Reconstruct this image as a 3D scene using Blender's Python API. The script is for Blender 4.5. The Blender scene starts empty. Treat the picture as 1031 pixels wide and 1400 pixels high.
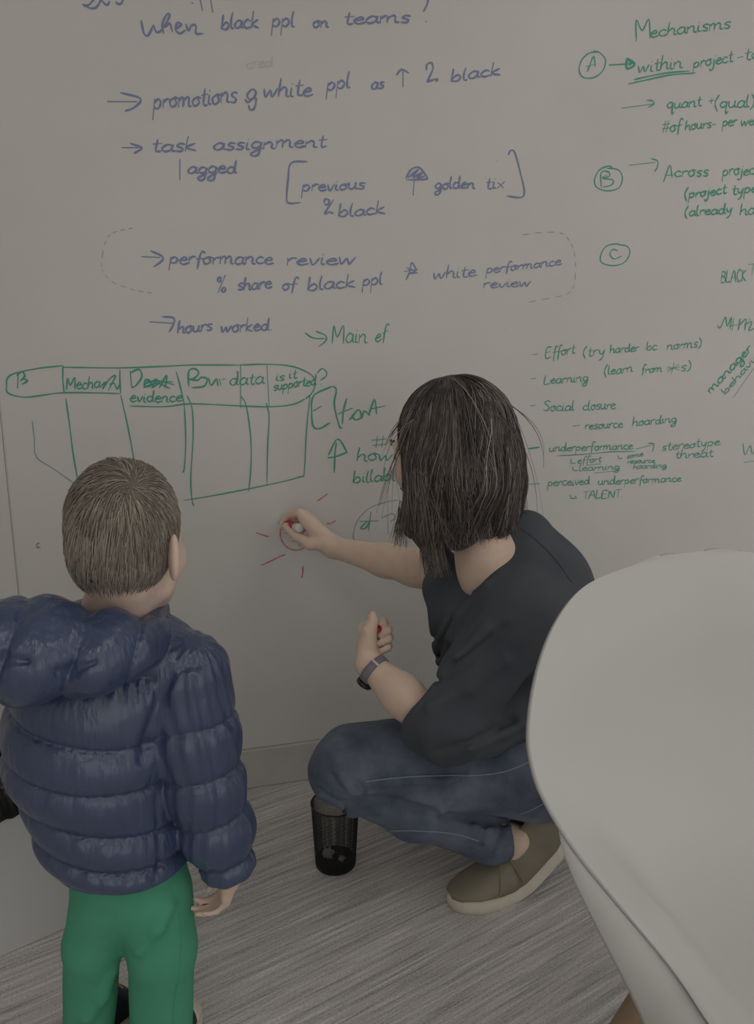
import bpy, math, random
import numpy as np
from mathutils import Vector, Matrix
random.seed(4); rng = np.random.default_rng(4)

# ------------------------------------------------------------------ camera, world, lights, exposure
FPX, PITCH, YAW = 1052.0, math.radians(12.0), math.radians(15.5)
CAM = np.array([0.0, -1.84, 1.12])
FW = np.array([math.sin(YAW)*math.cos(PITCH), math.cos(YAW)*math.cos(PITCH), -math.sin(PITCH)])
RT = np.array([math.cos(YAW), -math.sin(YAW), 0.0]); UP = np.cross(RT, FW)
FH = np.array([math.sin(YAW), math.cos(YAW), 0.0]); ZZ = np.array([0, 0, 1.0])
scene = bpy.context.scene
cd = bpy.data.cameras.new('camera'); cam = bpy.data.objects.new('camera', cd)
scene.collection.objects.link(cam); scene.camera = cam
cam.matrix_world = Matrix(((RT[0], UP[0], -FW[0], CAM[0]), (RT[1], UP[1], -FW[1], CAM[1]), (RT[2], UP[2], -FW[2], CAM[2]), (0, 0, 0, 1)))
cd.sensor_fit = 'VERTICAL'; cd.sensor_height = 24; cd.lens = FPX*24/1400; cd.clip_start = 0.02
w = bpy.data.worlds.new('world'); scene.world = w; w.use_nodes = True
w.node_tree.nodes['Background'].inputs[0].default_value = (0.75, 0.82, 1, 1)
w.node_tree.nodes['Background'].inputs[1].default_value = 0.15
vs = scene.view_settings; vs.view_transform = 'Standard'; vs.look = 'None'; vs.gamma = 1; vs.use_curve_mapping = False
vs.exposure = -1.45
LIGHT_STRENGTH = 5.0
DAYLIGHT_RIGHT = 6
REAR_FILL = 15                                      # watts of fill from the window added behind the camera
LAMPS = [(1.7, -1.45), (-.2, -2.3), (1.5, -3.3), (-1.4, -3.7)]      # centres of the ceiling panels

def ray(px, py): return FW + RT*((px-515.5)/FPX) - UP*((py-700)/FPX)
def V(px, py, hd):                                   # a point at horizontal distance hd ahead of the standpoint
    r = ray(px, py); return CAM + r*(hd/(r @ FH))
def F(px, py, z=0.0):
    r = ray(px, py); return CAM + r*((z-CAM[2])/r[2])
def W(px, py, y=0.0):
    r = ray(px, py); return CAM + r*((y-CAM[1])/r[1])
def A(*a): return np.array(a, float)
def nrm(v): v = np.asarray(v, float); return v/np.linalg.norm(v)
def cv(r, u, f): return RT*r + ZZ*u + FH*f           # direction from right / up / ahead amounts

# ------------------------------------------------------------------ objects and materials
COL = scene.collection
def tag(o, label=None, cat=None, group=None, kind=None):
    if label: o['label'] = label
    if cat: o['category'] = cat
    if group: o['group'] = group
    if kind: o['kind'] = kind
    return o
def empty(name, loc, label, cat, group=None):
    o = bpy.data.objects.new(name, None); COL.objects.link(o); o.location = tuple(loc); o.empty_display_size = .1
    return tag(o, label, cat, group)
def mesh_obj(name, V_, F_, mat, parent=None, smooth=True):
    """V_ (n,3) world points; F_ int array (m,4)/(m,3) or list of tuples"""
    me = bpy.data.meshes.new(name)
    off = np.array(parent_world(parent)) if parent is not None else np.zeros(3)
    V_ = np.asarray(V_, float) - off
    if isinstance(F_, np.ndarray):
        n = F_.shape[1]; m = len(F_)
        me.vertices.add(len(V_)); me.vertices.foreach_set('co', V_.astype(np.float32).ravel())
        me.loops.add(m*n); me.loops.foreach_set('vertex_index', F_.astype(np.int32).ravel())
        me.polygons.add(m); me.polygons.foreach_set('loop_start', (np.arange(m)*n).astype(np.int32))
        me.update(calc_edges=True)
    else:
        me.from_pydata([tuple(v) for v in V_], [], [tuple(f) for f in F_]); me.update()
    if smooth: me.polygons.foreach_set('use_smooth', np.ones(len(me.polygons), bool))
    me.materials.append(mat)
    o = bpy.data.objects.new(name, me); COL.objects.link(o)
    if parent is not None: o.parent = parent
    return o
def parent_world(p):
    l = np.zeros(3)
    while p is not None: l = l + np.array(p.location); p = p.parent
    return l
def centre_origin(o):                                # put a top-level mesh's origin at its base
    me = o.data; n = len(me.vertices); c = np.empty(n*3, np.float32); me.vertices.foreach_get('co', c); c = c.reshape(-1, 3)
    b = np.array([c[:, 0].mean(), c[:, 1].mean(), c[:, 2].min()]); me.vertices.foreach_set('co', (c-b).astype(np.float32).ravel()); me.update()
    o.location = tuple(np.array(o.location)+b); return o
def mat(name, col, rough=.6, spec=.4, metal=0., coat=0., sss=0.):
    m = bpy.data.materials.new(name); m.use_nodes = True; b = m.node_tree.nodes['Principled BSDF']
    b.inputs['Base Color'].default_value = (*col, 1); b.inputs['Roughness'].default_value = rough
    b.inputs['Specular IOR Level'].default_value = spec; b.inputs['Metallic'].default_value = metal
    b.inputs['Coat Weight'].default_value = coat
    if sss:
        b.inputs['Subsurface Weight'].default_value = sss; b.inputs['Subsurface Radius'].default_value = (1, .35, .2); b.inputs['Subsurface Scale'].default_value = .008
    return m
def nd(m, t, **kw):
    n = m.node_tree.nodes.new(t)
    for k, v in kw.items():
        if k in n.inputs: n.inputs[k].default_value = v
        else: setattr(n, k, v)
    return n
def lk(m, a, b): m.node_tree.links.new(a, b)
def bsdf(m): return m.node_tree.nodes['Principled BSDF']
def noise_colour(m, c1, c2, scale, detail=4, stretch=(1, 1, 1), bump=0, bscale=None, rough=.6, lo=.35, hi=.65, rot=(0,0,0), bdist=.002):
    tc = nd(m, 'ShaderNodeTexCoord'); mp = nd(m, 'ShaderNodeMapping'); mp.inputs['Scale'].default_value = stretch; mp.inputs['Rotation'].default_value = rot
    lk(m, tc.outputs['Object'], mp.inputs['Vector'])
    n = nd(m, 'ShaderNodeTexNoise', Scale=scale, Detail=detail, Roughness=rough); lk(m, mp.outputs[0], n.inputs['Vector'])
    r = nd(m, 'ShaderNodeValToRGB'); r.color_ramp.elements[0].color = (*c1, 1); r.color_ramp.elements[1].color = (*c2, 1)
    r.color_ramp.elements[0].position = lo; r.color_ramp.elements[1].position = hi
    lk(m, n.outputs['Fac'], r.inputs[0]); lk(m, r.outputs[0], bsdf(m).inputs['Base Color'])
    if bump:
        b = nd(m, 'ShaderNodeBump', Strength=bump, Distance=bdist)
        n2 = nd(m, 'ShaderNodeTexNoise', Scale=bscale or scale, Detail=3); lk(m, mp.outputs[0], n2.inputs['Vector'])
        lk(m, n2.outputs['Fac'], b.inputs['Height']); lk(m, b.outputs[0], bsdf(m).inputs['Normal'])
    return m

M = {}
M['board'] = noise_colour(mat('whiteboard enamel', (.8, .79, .78), .38, .4), (.70, .695, .685), (.735, .73, .72), 2.4, 5)
M['wall'] = mat('painted wall', (.78, .77, .75), .8)
M['ceiling'] = mat('ceiling tile', (.8, .8, .78), .9)
M['base'] = noise_colour(mat('grey rubber baseboard', (.4, .4, .4), .6), (.55, .545, .535), (.59, .585, .57), 12)
M['white_frame'] = mat('white trim', (.8, .8, .79), .5)
M['edge'] = mat('board edge joint', (.6, .59, .58), .5)
M['blue_ink'] = mat('blue marker ink', (.25, .30, .50), .5)
M['green_ink'] = mat('green marker ink', (.09, .40, .31), .5)
M['grey_ink'] = mat('worn green marker ink', (.25, .42, .40), .5)
M['faint_ink'] = mat('rubbed out marker ink', (.62, .63, .635), .5)
M['faint_red'] = mat('rubbed out red ink', (.66, .58, .56), .5)
M['red_ink'] = mat('red marker ink', (.62, .2, .23), .5)
M['skin'] = noise_colour(mat('adult skin', (.5, .33, .25), .5, .35, sss=.25), (.84, .65, .53), (.89, .71, .60), 30, bump=.15, bscale=300)
M['child_skin'] = noise_colour(mat('child skin', (.6, .45, .37), .5, .3, sss=.25), (.74, .57, .49), (.80, .62, .54), 25)
M['child_hand'] = noise_colour(mat('child hand skin', (.66, .36, .31), .5, .3, sss=.25), (.84, .54, .50), (.88, .6, .55), 40)
M['lip'] = mat('lip', (.5, .2, .18), .4); M['eye'] = mat('eye white', (.75, .73, .7), .2); M['iris'] = mat('dark iris', (.03, .02, .015), .2)
M['nail'] = mat('finger nail', (.62, .42, .36), .3)
M['hair'] = mat('dark brown hair', (.02, .016, .014), .45, .5)
M['child_hair'] = mat('light brown hair', (.16, .115, .08), .55, .4)
M['shirt'] = noise_colour(mat('black jersey', (.12, .13, .15), .92, .2), (.080, .094, .118), (.112, .126, .150), 5, bump=.12, bscale=420, bdist=.001)
M['jeans'] = noise_colour(mat('blue denim', (.05, .07, .12), .8, .25), (.095, .12, .18), (.215, .255, .33), 9, 5, bump=.2, bscale=500, bdist=.001)
M['stitch'] = mat('denim seam', (.36, .42, .5), .8)
M['suede'] = noise_colour(mat('taupe suede', (.15, .13, .1), .9, .2), (.25, .23, .175), (.31, .285, .225), 14, 6, bump=.15, bscale=300, bdist=.001)
M['sole'] = noise_colour(mat('cream rubber sole', (.55, .5, .42), .6), (.70, .66, .57), (.78, .74, .65), 20)
M['lining'] = mat('shoe lining', (.6, .6, .58), .8)
M['nylon'] = noise_colour(mat('navy nylon', (.03, .04, .075), .29, .75), (.050, .074, .155), (.058, .086, .175), 6)
M['green'] = noise_colour(mat('green fleece', (.03, .3, .17), .85, .2), (.085, .36, .225), (.105, .41, .265), 7, 4, bump=.15, bscale=200, bdist=.001)
M['watch'] = mat('mauve grey watch strap', (.27, .24, .29), .6); M['dark'] = mat('dark casing', (.02, .02, .025), .25, .6)
M['metal'] = mat('steel', (.6, .6, .6), .3, metal=1); M['silver'] = mat('light strap keeper', (.7, .7, .72), .35)
M['white_plastic'] = mat('white plastic', (.615, .62, .62), .42, .4)
M['plastic_edge'] = mat('shell edge', (.45, .44, .43), .5)
M['marker_white'] = mat('marker barrel', (.82, .81, .84), .35); M['marker_red'] = mat('marker red', (.6, .05, .07), .35)
M['wood'] = noise_colour(mat('beech wood', (.4, .27, .17), .5), (.33, .22, .14), (.45, .32, .21), 10, 6, (1, 1, .12), .1)
M['mesh'] = mat('black wire mesh', (.02, .02, .022), .45)
M['bag'] = mat('black bin liner', (.012, .012, .011), .25, .6)
M['bin_grey'] = noise_colour(mat('grey plastic', (.5, .52, .56), .55), (.58, .60, .62), (.63, .64, .66), 4)
M['paper'] = mat('waste paper', (.7, .75, .76), .8)
M['black_shoe'] = mat('black leather', (.02, .025, .035), .5); M['lace'] = mat('shoe lace', (.5, .45, .35), .8)
# carpet: fine stripes running along the wall
m = M['carpet'] = mat('striped loop carpet', (.2, .2, .2), .95, .1)
tc = nd(m, 'ShaderNodeTexCoord'); out = []; turn = nd(m, 'ShaderNodeMapping'); turn.inputs['Rotation'].default_value = (0, 0, math.radians(-17.7)); lk(m, tc.outputs['Object'], turn.inputs['Vector'])
for sc, st in ((1, (3.5, 110, 1)), (1, (9, 260, 1)), (1, (210, 260, 1)), (1, (1.2, 22, 1))):
    mp = nd(m, 'ShaderNodeMapping'); mp.inputs['Scale'].default_value = st; lk(m, turn.outputs[0], mp.inputs['Vector'])
    n = nd(m, 'ShaderNodeTexNoise', Scale=sc, Detail=2, Roughness=.5); lk(m, mp.outputs[0], n.inputs['Vector']); out.append(n.outputs['Fac'])
def mth(m, op, a, b):
    n = nd(m, 'ShaderNodeMath', operation=op)
    for i, v in enumerate((a, b)):
        if isinstance(v, (int, float)): n.inputs[i].default_value = v
        else: lk(m, v, n.inputs[i])
    return n.outputs[0]
s = mth(m, 'ADD', mth(m, 'MULTIPLY', out[0], .36), mth(m, 'MULTIPLY', out[1], .30))
s = mth(m, 'ADD', s, mth(m, 'MULTIPLY', out[2], .24)); s = mth(m, 'ADD', s, mth(m, 'MULTIPLY', out[3], .10))
r = nd(m, 'ShaderNodeValToRGB'); e = r.color_ramp.elements
e[0].position = .37; e[0].color = (.36, .35, .35, 1); e[1].position = .63; e[1].color = (.95, .93, .92, 1); x = e.new(.48); x.color = (.62, .60, .60, 1); x = e.new(.55); x.color = (.74, .72, .72, 1)
lk(m, s, r.inputs[0]); lk(m, r.outputs[0], bsdf(m).inputs['Base Color'])
b = nd(m, 'ShaderNodeBump', Strength=.5, Distance=.003); lk(m, s, b.inputs['Height']); lk(m, b.outputs[0], bsdf(m).inputs['Normal'])
# nylon: fine puckers
m = M['nylon']; tc = nd(m, 'ShaderNodeTexCoord'); mp = nd(m, 'ShaderNodeMapping'); mp.inputs['Scale'].default_value = (55, 55, 11); lk(m, tc.outputs['Object'], mp.inputs['Vector'])
n = nd(m, 'ShaderNodeTexNoise', Scale=1, Detail=3); lk(m, mp.outputs[0], n.inputs['Vector'])
b = nd(m, 'ShaderNodeBump', Strength=.55, Distance=.008); lk(m, n.outputs['Fac'], b.inputs['Height']); lk(m, b.outputs[0], bsdf(m).inputs['Normal'])
# hair: every strand its own shade
for k, (c1, c2) in dict(hair=((.045, .043, .047), (.52, .44, .40)), child_hair=((.16, .14, .12), (.58, .52, .45))).items():
    m = M[k]; at = nd(m, 'ShaderNodeAttribute', attribute_name='tone'); r = nd(m, 'ShaderNodeValToRGB')
    r.color_ramp.elements[0].color = (*c1, 1); r.color_ramp.elements[1].color = (*c2, 1)
    lk(m, at.outputs['Fac'], r.inputs[0]); lk(m, r.outputs[0], bsdf(m).inputs['Base Color'])

# ------------------------------------------------------------------ simple solids
def box(name, lo, hi, mt, parent=None, rot=None, smooth=False, bevel=0):
    lo, hi = np.array(lo, float), np.array(hi, float)
    v = np.array([[(lo, hi)[i][0], (lo, hi)[j][1], (lo, hi)[k][2]] for i in (0, 1) for j in (0, 1) for k in (0, 1)])
    f = [(0, 1, 3, 2), (4, 6, 7, 5), (0, 4, 5, 1), (2, 3, 7, 6), (0, 2, 6, 4), (1, 5, 7, 3)]
    o = mesh_obj(name, v, f, mt, parent, smooth)
    if bevel:
        b = o.modifiers.new('bevel', 'BEVEL'); b.width = bevel; b.segments = 3
    return o
def grid_faces(nu, nv, closed_u=False, closed_v=False, off=0):
    I = np.arange(nu if closed_u else nu-1); J = np.arange(nv if closed_v else nv-1)
    i, j = np.meshgrid(I, J, indexing='ij'); i2, j2 = (i+1) % nu, (j+1) % nv
    return np.stack([i*nv+j, i2*nv+j, i2*nv+j2, i*nv+j2], -1).reshape(-1, 4)+off
def tube_geo(pts, rad, seg=8, cap=True, squash=None):
    pts = np.asarray(pts, float); n = len(pts); rad = np.broadcast_to(rad, n)
    t = np.gradient(pts, axis=0); t /= np.linalg.norm(t, axis=1)[:, None]
    ref = A(0, 0, 1) if abs(t[0][2]) < .9 else A(1, 0, 0); u = nrm(np.cross(t[0], ref)); V_ = []
    for k in range(n):
        u = nrm(u - t[k]*(u @ t[k])); v = np.cross(t[k], u)
        a = np.linspace(0, 2*math.pi, seg, endpoint=False)
        V_.append(pts[k] + rad[k]*(np.outer(np.cos(a), u)+np.outer(np.sin(a), v)))
    V_ = np.concatenate(V_); Fc = [tuple(int(q) for q in f) for f in grid_faces(n, seg, False, True)]
    if cap: Fc += [tuple(range(seg-1, -1, -1)), tuple((n-1)*seg+q for q in range(seg))]
    return V_, Fc
def tube(name, pts, rad, mt, parent=None, seg=8, cap=True):
    v, f = tube_geo(pts, rad, seg, cap); return mesh_obj(name, v, f, mt, parent)
def joined(name, parts, mt, parent=None, smooth=True):
    Vs, Fs, o = [], [], 0
    for v, f in parts: Vs.append(v); Fs += [tuple(q+o for q in g) for g in f]; o += len(v)
    return mesh_obj(name, np.concatenate(Vs), Fs, mt, parent, smooth)
def catmull(p, sub=5):
    p = np.asarray(p, float)
    if len(p) < 3: return np.concatenate([p[:1]+(p[1:]-p[:1])*t for t in np.linspace(0, 1, sub)[:, None]]).reshape(-1, p.shape[1])
    q = np.concatenate([2*p[:1]-p[1:2], p, 2*p[-1:]-p[-2:-1]]); o = []
    for i in range(1, len(q)-2):
        for t in np.linspace(0, 1, sub, endpoint=False):
            o.append(.5*((2*q[i])+(-q[i-1]+q[i+1])*t+(2*q[i-1]-5*q[i]+4*q[i+1]-q[i+2])*t*t+(-q[i-1]+3*q[i]-3*q[i+1]+q[i+2])*t**3))
    o.append(p[-1]); return np.array(o)

# ------------------------------------------------------------------ implicit surfaces
def smin(a, b, k):
    if k <= 0: return np.minimum(a, b)
    h = np.maximum(k-np.abs(a-b), 0)/k; return np.minimum(a, b)-h*h*k*.25
def smax(a, b, k): return -smin(-a, -b, k)
def cone(P, a, b, ra, rb):
    ba = b-a; t = np.clip(((P-a) @ ba)/max(ba @ ba, 1e-9), 0, 1)
    q = P-a-t[:, None]*ba; return np.sqrt((q*q).sum(1))-(ra+(rb-ra)*t)
def ell(P, c, r, R=None):
    q = P-c
    if R is not None: q = q @ np.asarray(R).T          # rows of R are the axes
    k0 = np.sqrt(((q/r)**2).sum(1)); k1 = np.sqrt(((q/(np.asarray(r)**2))**2).sum(1))+1e-9
    return k0*(k0-1)/k1
class S:                                               # a list of shapes melted together
    def __init__(s): s.l = []
    def c(s, a, b, ra, rb=None, k=.02): s.l.append(('c', np.array(a, float), np.array(b, float), ra, ra if rb is None else rb, k)); return s
    def chain(s, pts, rs, k=.02):
        for i in range(len(pts)-1): s.c(pts[i], pts[i+1], rs[i], rs[i+1], k)
        return s
    def e(s, c, r, R=None, k=.02): s.l.append(('e', np.array(c, float), np.array(r, float), R, None, k)); return s
    def g(s, f, k=.02): s.l.append(('g', f, None, None, None, k)); return s
    def sub(s, f, k=.01): s.l.append(('s', f, None, None, None, k)); return s
    def cut(s, f, k=.0): s.l.append(('x', f, None, None, None, k)); return s
    def __call__(s, P):
        d = None
        for t, a, b, ra, rb, k in s.l:
            if t == 's': d = smax(d, -a(P), k); continue
            if t == 'x': d = smax(d, a(P), k); continue
            q = cone(P, a, b, ra, rb) if t == 'c' else ell(P, a, b, ra) if t == 'e' else a(P)
            d = q if d is None else smin(d, q, k)
        return d
def sphere(c, r): return lambda P: np.sqrt(((P-c)**2).sum(1))-r
def half(c, n): n = nrm(n); c = np.array(c, float); return lambda P: (P-c) @ n       # keeps the side against n
def wob(P, f, seed=0):                                 # cheap smooth noise
    r = np.random.default_rng(seed); o = 0
    for i in range(5):
        kx = r.normal(size=3)*f; o = o+np.sin(P @ kx+r.uniform(0, 6.3))
    return o/5
def surf(name, f, lo, hi, h, mt, parent, relax=0):
    """surface nets over the implicit body f"""
    B = 8; lo = np.array(lo, float); n = (np.ceil((np.array(hi)-lo)/(h*B)).astype(int))
    cx = [lo[i]+(np.arange(n[i])+.5)*h*B for i in range(3)]
    g = np.stack(np.meshgrid(*cx, indexing='ij'), -1).reshape(-1, 3)
    dc = f(g); act = np.abs(dc) < h*B*.87*1.35+.006
    dim = n*B+1; G = np.empty(dim, np.float32)
    sg = np.where(dc.reshape(n) > 0, 1., -1.).astype(np.float32)
    full = np.repeat(np.repeat(np.repeat(sg, B, 0), B, 1), B, 2); G[:-1, :-1, :-1] = full; G[-1] = 1; G[:, -1] = 1; G[:, :, -1] = 1
    idx = np.argwhere(act.reshape(n)); a = np.arange(B+1); off = np.stack(np.meshgrid(a, a, a, indexing='ij'), -1).reshape(-1, 3)
    for c0 in range(0, len(idx), 400):
        I = (idx[c0:c0+400, None, :]*B+off[None]).reshape(-1, 3); G[I[:, 0], I[:, 1], I[:, 2]] = f(lo+I*h)
    G[0] = np.maximum(G[0], 1e-4); G[:, 0] = np.maximum(G[:, 0], 1e-4); G[:, :, 0] = np.maximum(G[:, :, 0], 1e-4)
    s = (G < 0); cnt = np.zeros(dim-1, np.uint8)
    corners = [(i, j, k) for i in (0, 1) for j in (0, 1) for k in (0, 1)]
    def sl(c): return tuple(slice(q, dim[i]-1+q) for i, q in enumerate(c))
    for c in corners: cnt += s[sl(c)]
    cells = np.argwhere((cnt > 0) & (cnt < 8)); ids = np.full(dim-1, -1, np.int32); ids[tuple(cells.T)] = np.arange(len(cells))
    val = np.stack([G[tuple((cells+c).T)] for c in corners], 1); acc = np.zeros((len(cells), 3)); num = np.zeros(len(cells))
    for a_, ca in enumerate(corners):
        for b_, cb in enumerate(corners):
            if a_ < b_ and sum(abs(p-q) for p, q in zip(ca, cb)) == 1:
                m_ = (val[:, a_] < 0) != (val[:, b_] < 0); t = np.where(m_, val[:, a_]/(val[:, a_]-val[:, b_]+1e-12), 0)
                p = np.array(ca)+t[:, None]*(np.array(cb)-np.array(ca)); acc += p*m_[:, None]; num += m_
    vt = lo+(cells+acc/num[:, None])*h; Q = []
    for ax in range(3):
        o1, o2 = [(1, 2), (2, 0), (0, 1)][ax]
        e1 = [slice(None)]*3; e2 = [slice(None)]*3; e1[ax] = slice(0, -1); e2[ax] = slice(1, None)
        d = s[tuple(e1)].astype(np.int8)-s[tuple(e2)].astype(np.int8); pos = np.argwhere(d != 0); dv = d[tuple(pos.T)]
        ok = (pos[:, o1] > 0) & (pos[:, o2] > 0) & (pos[:, o1] < dim[o1]-1) & (pos[:, o2] < dim[o2]-1); pos, dv = pos[ok], dv[ok]
        U_ = np.zeros(3, int); U_[o1] = 1; W_ = np.zeros(3, int); W_[o2] = 1
        q = np.stack([ids[tuple((pos-U_-W_).T)], ids[tuple((pos-W_).T)], ids[tuple(pos.T)], ids[tuple((pos-U_).T)]], 1)
        q = np.where((dv > 0)[:, None], q, q[:, ::-1]); Q.append(q)
    Q = np.concatenate(Q); Q = Q[(Q >= 0).all(1)]
    return mesh_obj(name, vt, Q, mt, parent)
def grad(f, P, e=.002):
    g = np.stack([f(P+A(*(e*(i == j) for j in range(3))))-f(P-A(*(e*(i == j) for j in range(3)))) for i in range(3)], 1)
    return g/(np.linalg.norm(g, axis=1)[:, None]+1e-9)
def hit(f, px, py, t0=.6, t1=3.):                      # where the line of sight meets a body
    r = nrm(ray(px, py)); t = t0
    for _ in range(200):
        d = float(f((CAM+r*t)[None])[0])
        if d < .0003: break
        t += max(d*.7, .0004)
        if t > t1: break
    return CAM+r*t
def strands(name, paths, rads, mt, parent, tone, seg=3):
    """paths (N,K,3); rads (N,K)"""
    N, K, _ = paths.shape; t = np.gradient(paths, axis=1); t /= np.linalg.norm(t, axis=2)[..., None]+1e-9
    u = np.cross(t, A(.31, .77, .55)); u /= np.linalg.norm(u, axis=2)[..., None]+1e-9; v = np.cross(t, u)
    a = np.arange(seg)*2*math.pi/seg
    P = paths[:, :, None, :]+rads[:, :, None, None]*(np.cos(a)[None, None, :, None]*u[:, :, None, :]+np.sin(a)[None, None, :, None]*v[:, :, None, :])
    base = grid_faces(K, seg, False, True); Fc = (base[None]+(np.arange(N)*K*seg)[:, None, None]).reshape(-1, 4)
    o = mesh_obj(name, P.reshape(-1, 3), Fc, mt, parent)
    at = o.data.attributes.new('tone', 'FLOAT', 'POINT'); at.data.foreach_set('value', np.repeat(tone, K*seg).astype(np.float32))
    return o
def hand(wrist, d, n, left, sc, curls, thumb, spread=.06, rw=.02, fat=1.0):
    """a palm, four bent fingers and a thumb; d along the palm, n out of the palm"""
    d = nrm(d); n = nrm(n-d*(n @ d)); sd = np.cross(n, d) if left else np.cross(d, n)
    L = lambda a, s_, c: wrist+(d*a+sd*s_+n*c)*sc
    o = S(); kn = [(.084, .028), (.088, .0095), (.083, -.0095), (.074, -.027)]
    for i, (a, s_) in enumerate(kn):
        o.c(L(.004, s_*.62, 0), L(a, s_, -.003), .0145*sc*fat, .0108*sc*fat, k=.014*sc)
    o.c(L(.01, .018, .006), L(.055, .03, .008), .015*sc*fat, .012*sc*fat, k=.02*sc)
    o.c(L(.01, -.018, .006), L(.05, -.026, .006), .013*sc*fat, .011*sc*fat, k=.02*sc)
    ln = [(.043, .027, .021), (.047, .031, .022), (.043, .029, .022), (.034, .022, .019)]; tips = []
    for i, (a, s_) in enumerate(kn):
        p = L(a, s_, -.002); th = 0; fing = S(); r0 = (.0094, .0096, .0092, .0082)[i]*sc*fat; sp = (s_/.028)*spread
        for j in range(3):
            th += math.radians(curls[i][j]); dr = nrm(d*math.cos(th)+n*math.sin(th)+sd*sp)
            q = p+dr*ln[i][j]*sc; fing.c(p, q, r0*(1-.09*j), r0*(1-.09*(j+1)), k=.004*sc)
            p = q
        tips.append((p, dr)); o.g(fing, k=.0035*sc)
    tp = [L(*t) for t in thumb]; th_ = S().chain(tp, [.0145*sc*fat, .0125*sc*fat, .0108*sc*fat, .0088*sc*fat], k=.006*sc)
    o.g(th_, k=.010*sc)
    return o, tips, tp

def hand_pts(wrist, kn, fingers, thumb, rp, rf, rt, extra=()):
    """a hand from joint positions: knuckles, bent fingers, thumb"""
    o = S()
    for k_, q in enumerate(kn): o.c(wrist+(q-wrist)*.08, q, rp*1.25, rp, k=.012)
    for a, b, ra, rb in extra: o.c(a, b, ra, rb, k=.012)
    for q, f_ in zip(kn, fingers):
        g = S(); P_ = [q]+list(f_); g.chain(P_, [rf, rf*.98, rf*.92, rf*.84], .003); o.g(g, .0028)
    o.g(S().chain(list(thumb), rt, .006), .007)
    return o

def groove(o, f, pts, r, k=.014):
    q = [hit(f, *p) for p in catmull(np.array(pts, float), 3)]; g = S()
    for a, b in zip(q[:-1], q[1:]): g.c(a, b, r, r, k=.001)
    o.sub(g, k)
# ------------------------------------------------------------------ the room
M['sky_pane'] = mat('daylit window glass', (.8, .85, .9), .1); bsdf(M['sky_pane']).inputs['Emission Color'].default_value = (1, .96, .9, 1); bsdf(M['sky_pane']).inputs['Emission Strength'].default_value = 1.0
X0, X1, Y0, HT = -2.2, 3.4, -4.4, 2.62
def struct(name, lo, hi, mt): return tag(box(name, lo, hi, mt), kind='structure')
struct('floor', (X0, Y0, -.1), (X1, .1, 0), M['carpet'])
struct('ceiling', (X0, Y0, HT), (X1, .1, HT+.1), M['ceiling'])
struct('wall_back', (X0-.1, .013, 0), (X1+.1, .12, HT), M['wall'])
struct('wall_left', (X0-.1, Y0, 0), (X0, .006, HT), M['wall'])
V0, F0 = [], []
for (a, b), (c_, d_) in (((Y0, 0), (-3.8, HT)), ((-.9, 0), (.006, HT)), ((-3.8, 0), (-.9, .15)), ((-3.8, 2.3), (-.9, HT))):
    o_ = len(V0); V0 += [(x, y, z) for x in (X1, X1+.1) for y in (a, c_) for z in (b, d_)]
    F0 += [tuple(q+o_ for q in g) for g in ((0, 1, 3, 2), (4, 6, 7, 5), (0, 4, 5, 1), (2, 3, 7, 6), (0, 2, 6, 4), (1, 5, 7, 3))]
tag(mesh_obj('wall_right', V0, F0, M['wall'], None, False), kind='structure')
w2 = tag(box('window_2', (X1+.06, -3.8, .15), (X1+.08, -.9, 2.3), M['sky_pane']), kind='structure')
for a in (-3.8, -2.375, -.95): box('window_frame', (X1+.02, a, .15), (X1+.055, a+.05, 2.3), M['white_frame'], w2)
al = bpy.data.lights.new('window_fill', 'AREA'); al.shape = 'RECTANGLE'; al.size = 2.8; al.size_y = 2.0; al.energy = DAYLIGHT_RIGHT; al.color = (1, .95, .88)
ao = bpy.data.objects.new('window_fill', al); COL.objects.link(ao); ao.location = (X1-.02, -2.35, 1.22); ao.rotation_euler = (math.radians(90), 0, math.radians(90))
wf_parts = [((X0-.1, 0), (-1.0, HT)), ((2.2, 0), (X1+.1, HT)), ((-1.0, 0), (2.2, .15)), ((-1.0, 2.25), (2.2, HT))]
V0, F0 = [], []
for (a, b), (c_, d_) in wf_parts:
    o_ = len(V0); V0 += [(x, y, z) for x in (a, c_) for y in (Y0-.1, Y0) for z in (b, d_)]
    F0 += [tuple(q+o_ for q in g) for g in ((0, 1, 3, 2), (4, 6, 7, 5), (0, 4, 5, 1), (2, 3, 7, 6), (0, 2, 6, 4), (1, 5, 7, 3))]
tag(mesh_obj('wall_front', V0, F0, M['wall'], None, False), kind='structure')
win = tag(box('added_fill_window', (-1.0, Y0-.08, .15), (2.2, Y0-.06, 2.25), M['sky_pane']), kind='structure')  # unseen window added behind the camera, its glowing pane fills the lower wall
for a, b in ((-1.0, -.95), (.575, .625), (2.15, 2.2)): box('window_frame', (a, Y0-.055, .15), (b, Y0-.02, 2.25), M['white_frame'], win)
for a, b in ((.15, .2), (2.2, 2.25)): box('window_frame', (-.95, Y0-.055, a), (2.15, Y0-.02, b), M['white_frame'], win)
al = bpy.data.lights.new('window_fill', 'AREA'); al.shape = 'RECTANGLE'; al.size = 3.0; al.size_y = 2.0; al.energy = REAR_FILL; al.color = (1, .95, .88)  # fill lamp added in front of the rear pane
ao = bpy.data.objects.new('window_fill', al); COL.objects.link(ao); ao.location = (.6, Y0+.02, 1.2); ao.rotation_euler = (math.radians(90), 0, 0)
tag(box('baseboard_back', (X0, -.010, 0), (X1, .012, .108), M['base'], bevel=.004), kind='structure')
bx0 = float((W(-1, 500)[0]+W(25, 820)[0])/2)
board = centre_origin(box('whiteboard', (bx0, -.0005, .109), (X1-.02, .012, 2.5), M['board']))
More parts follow.
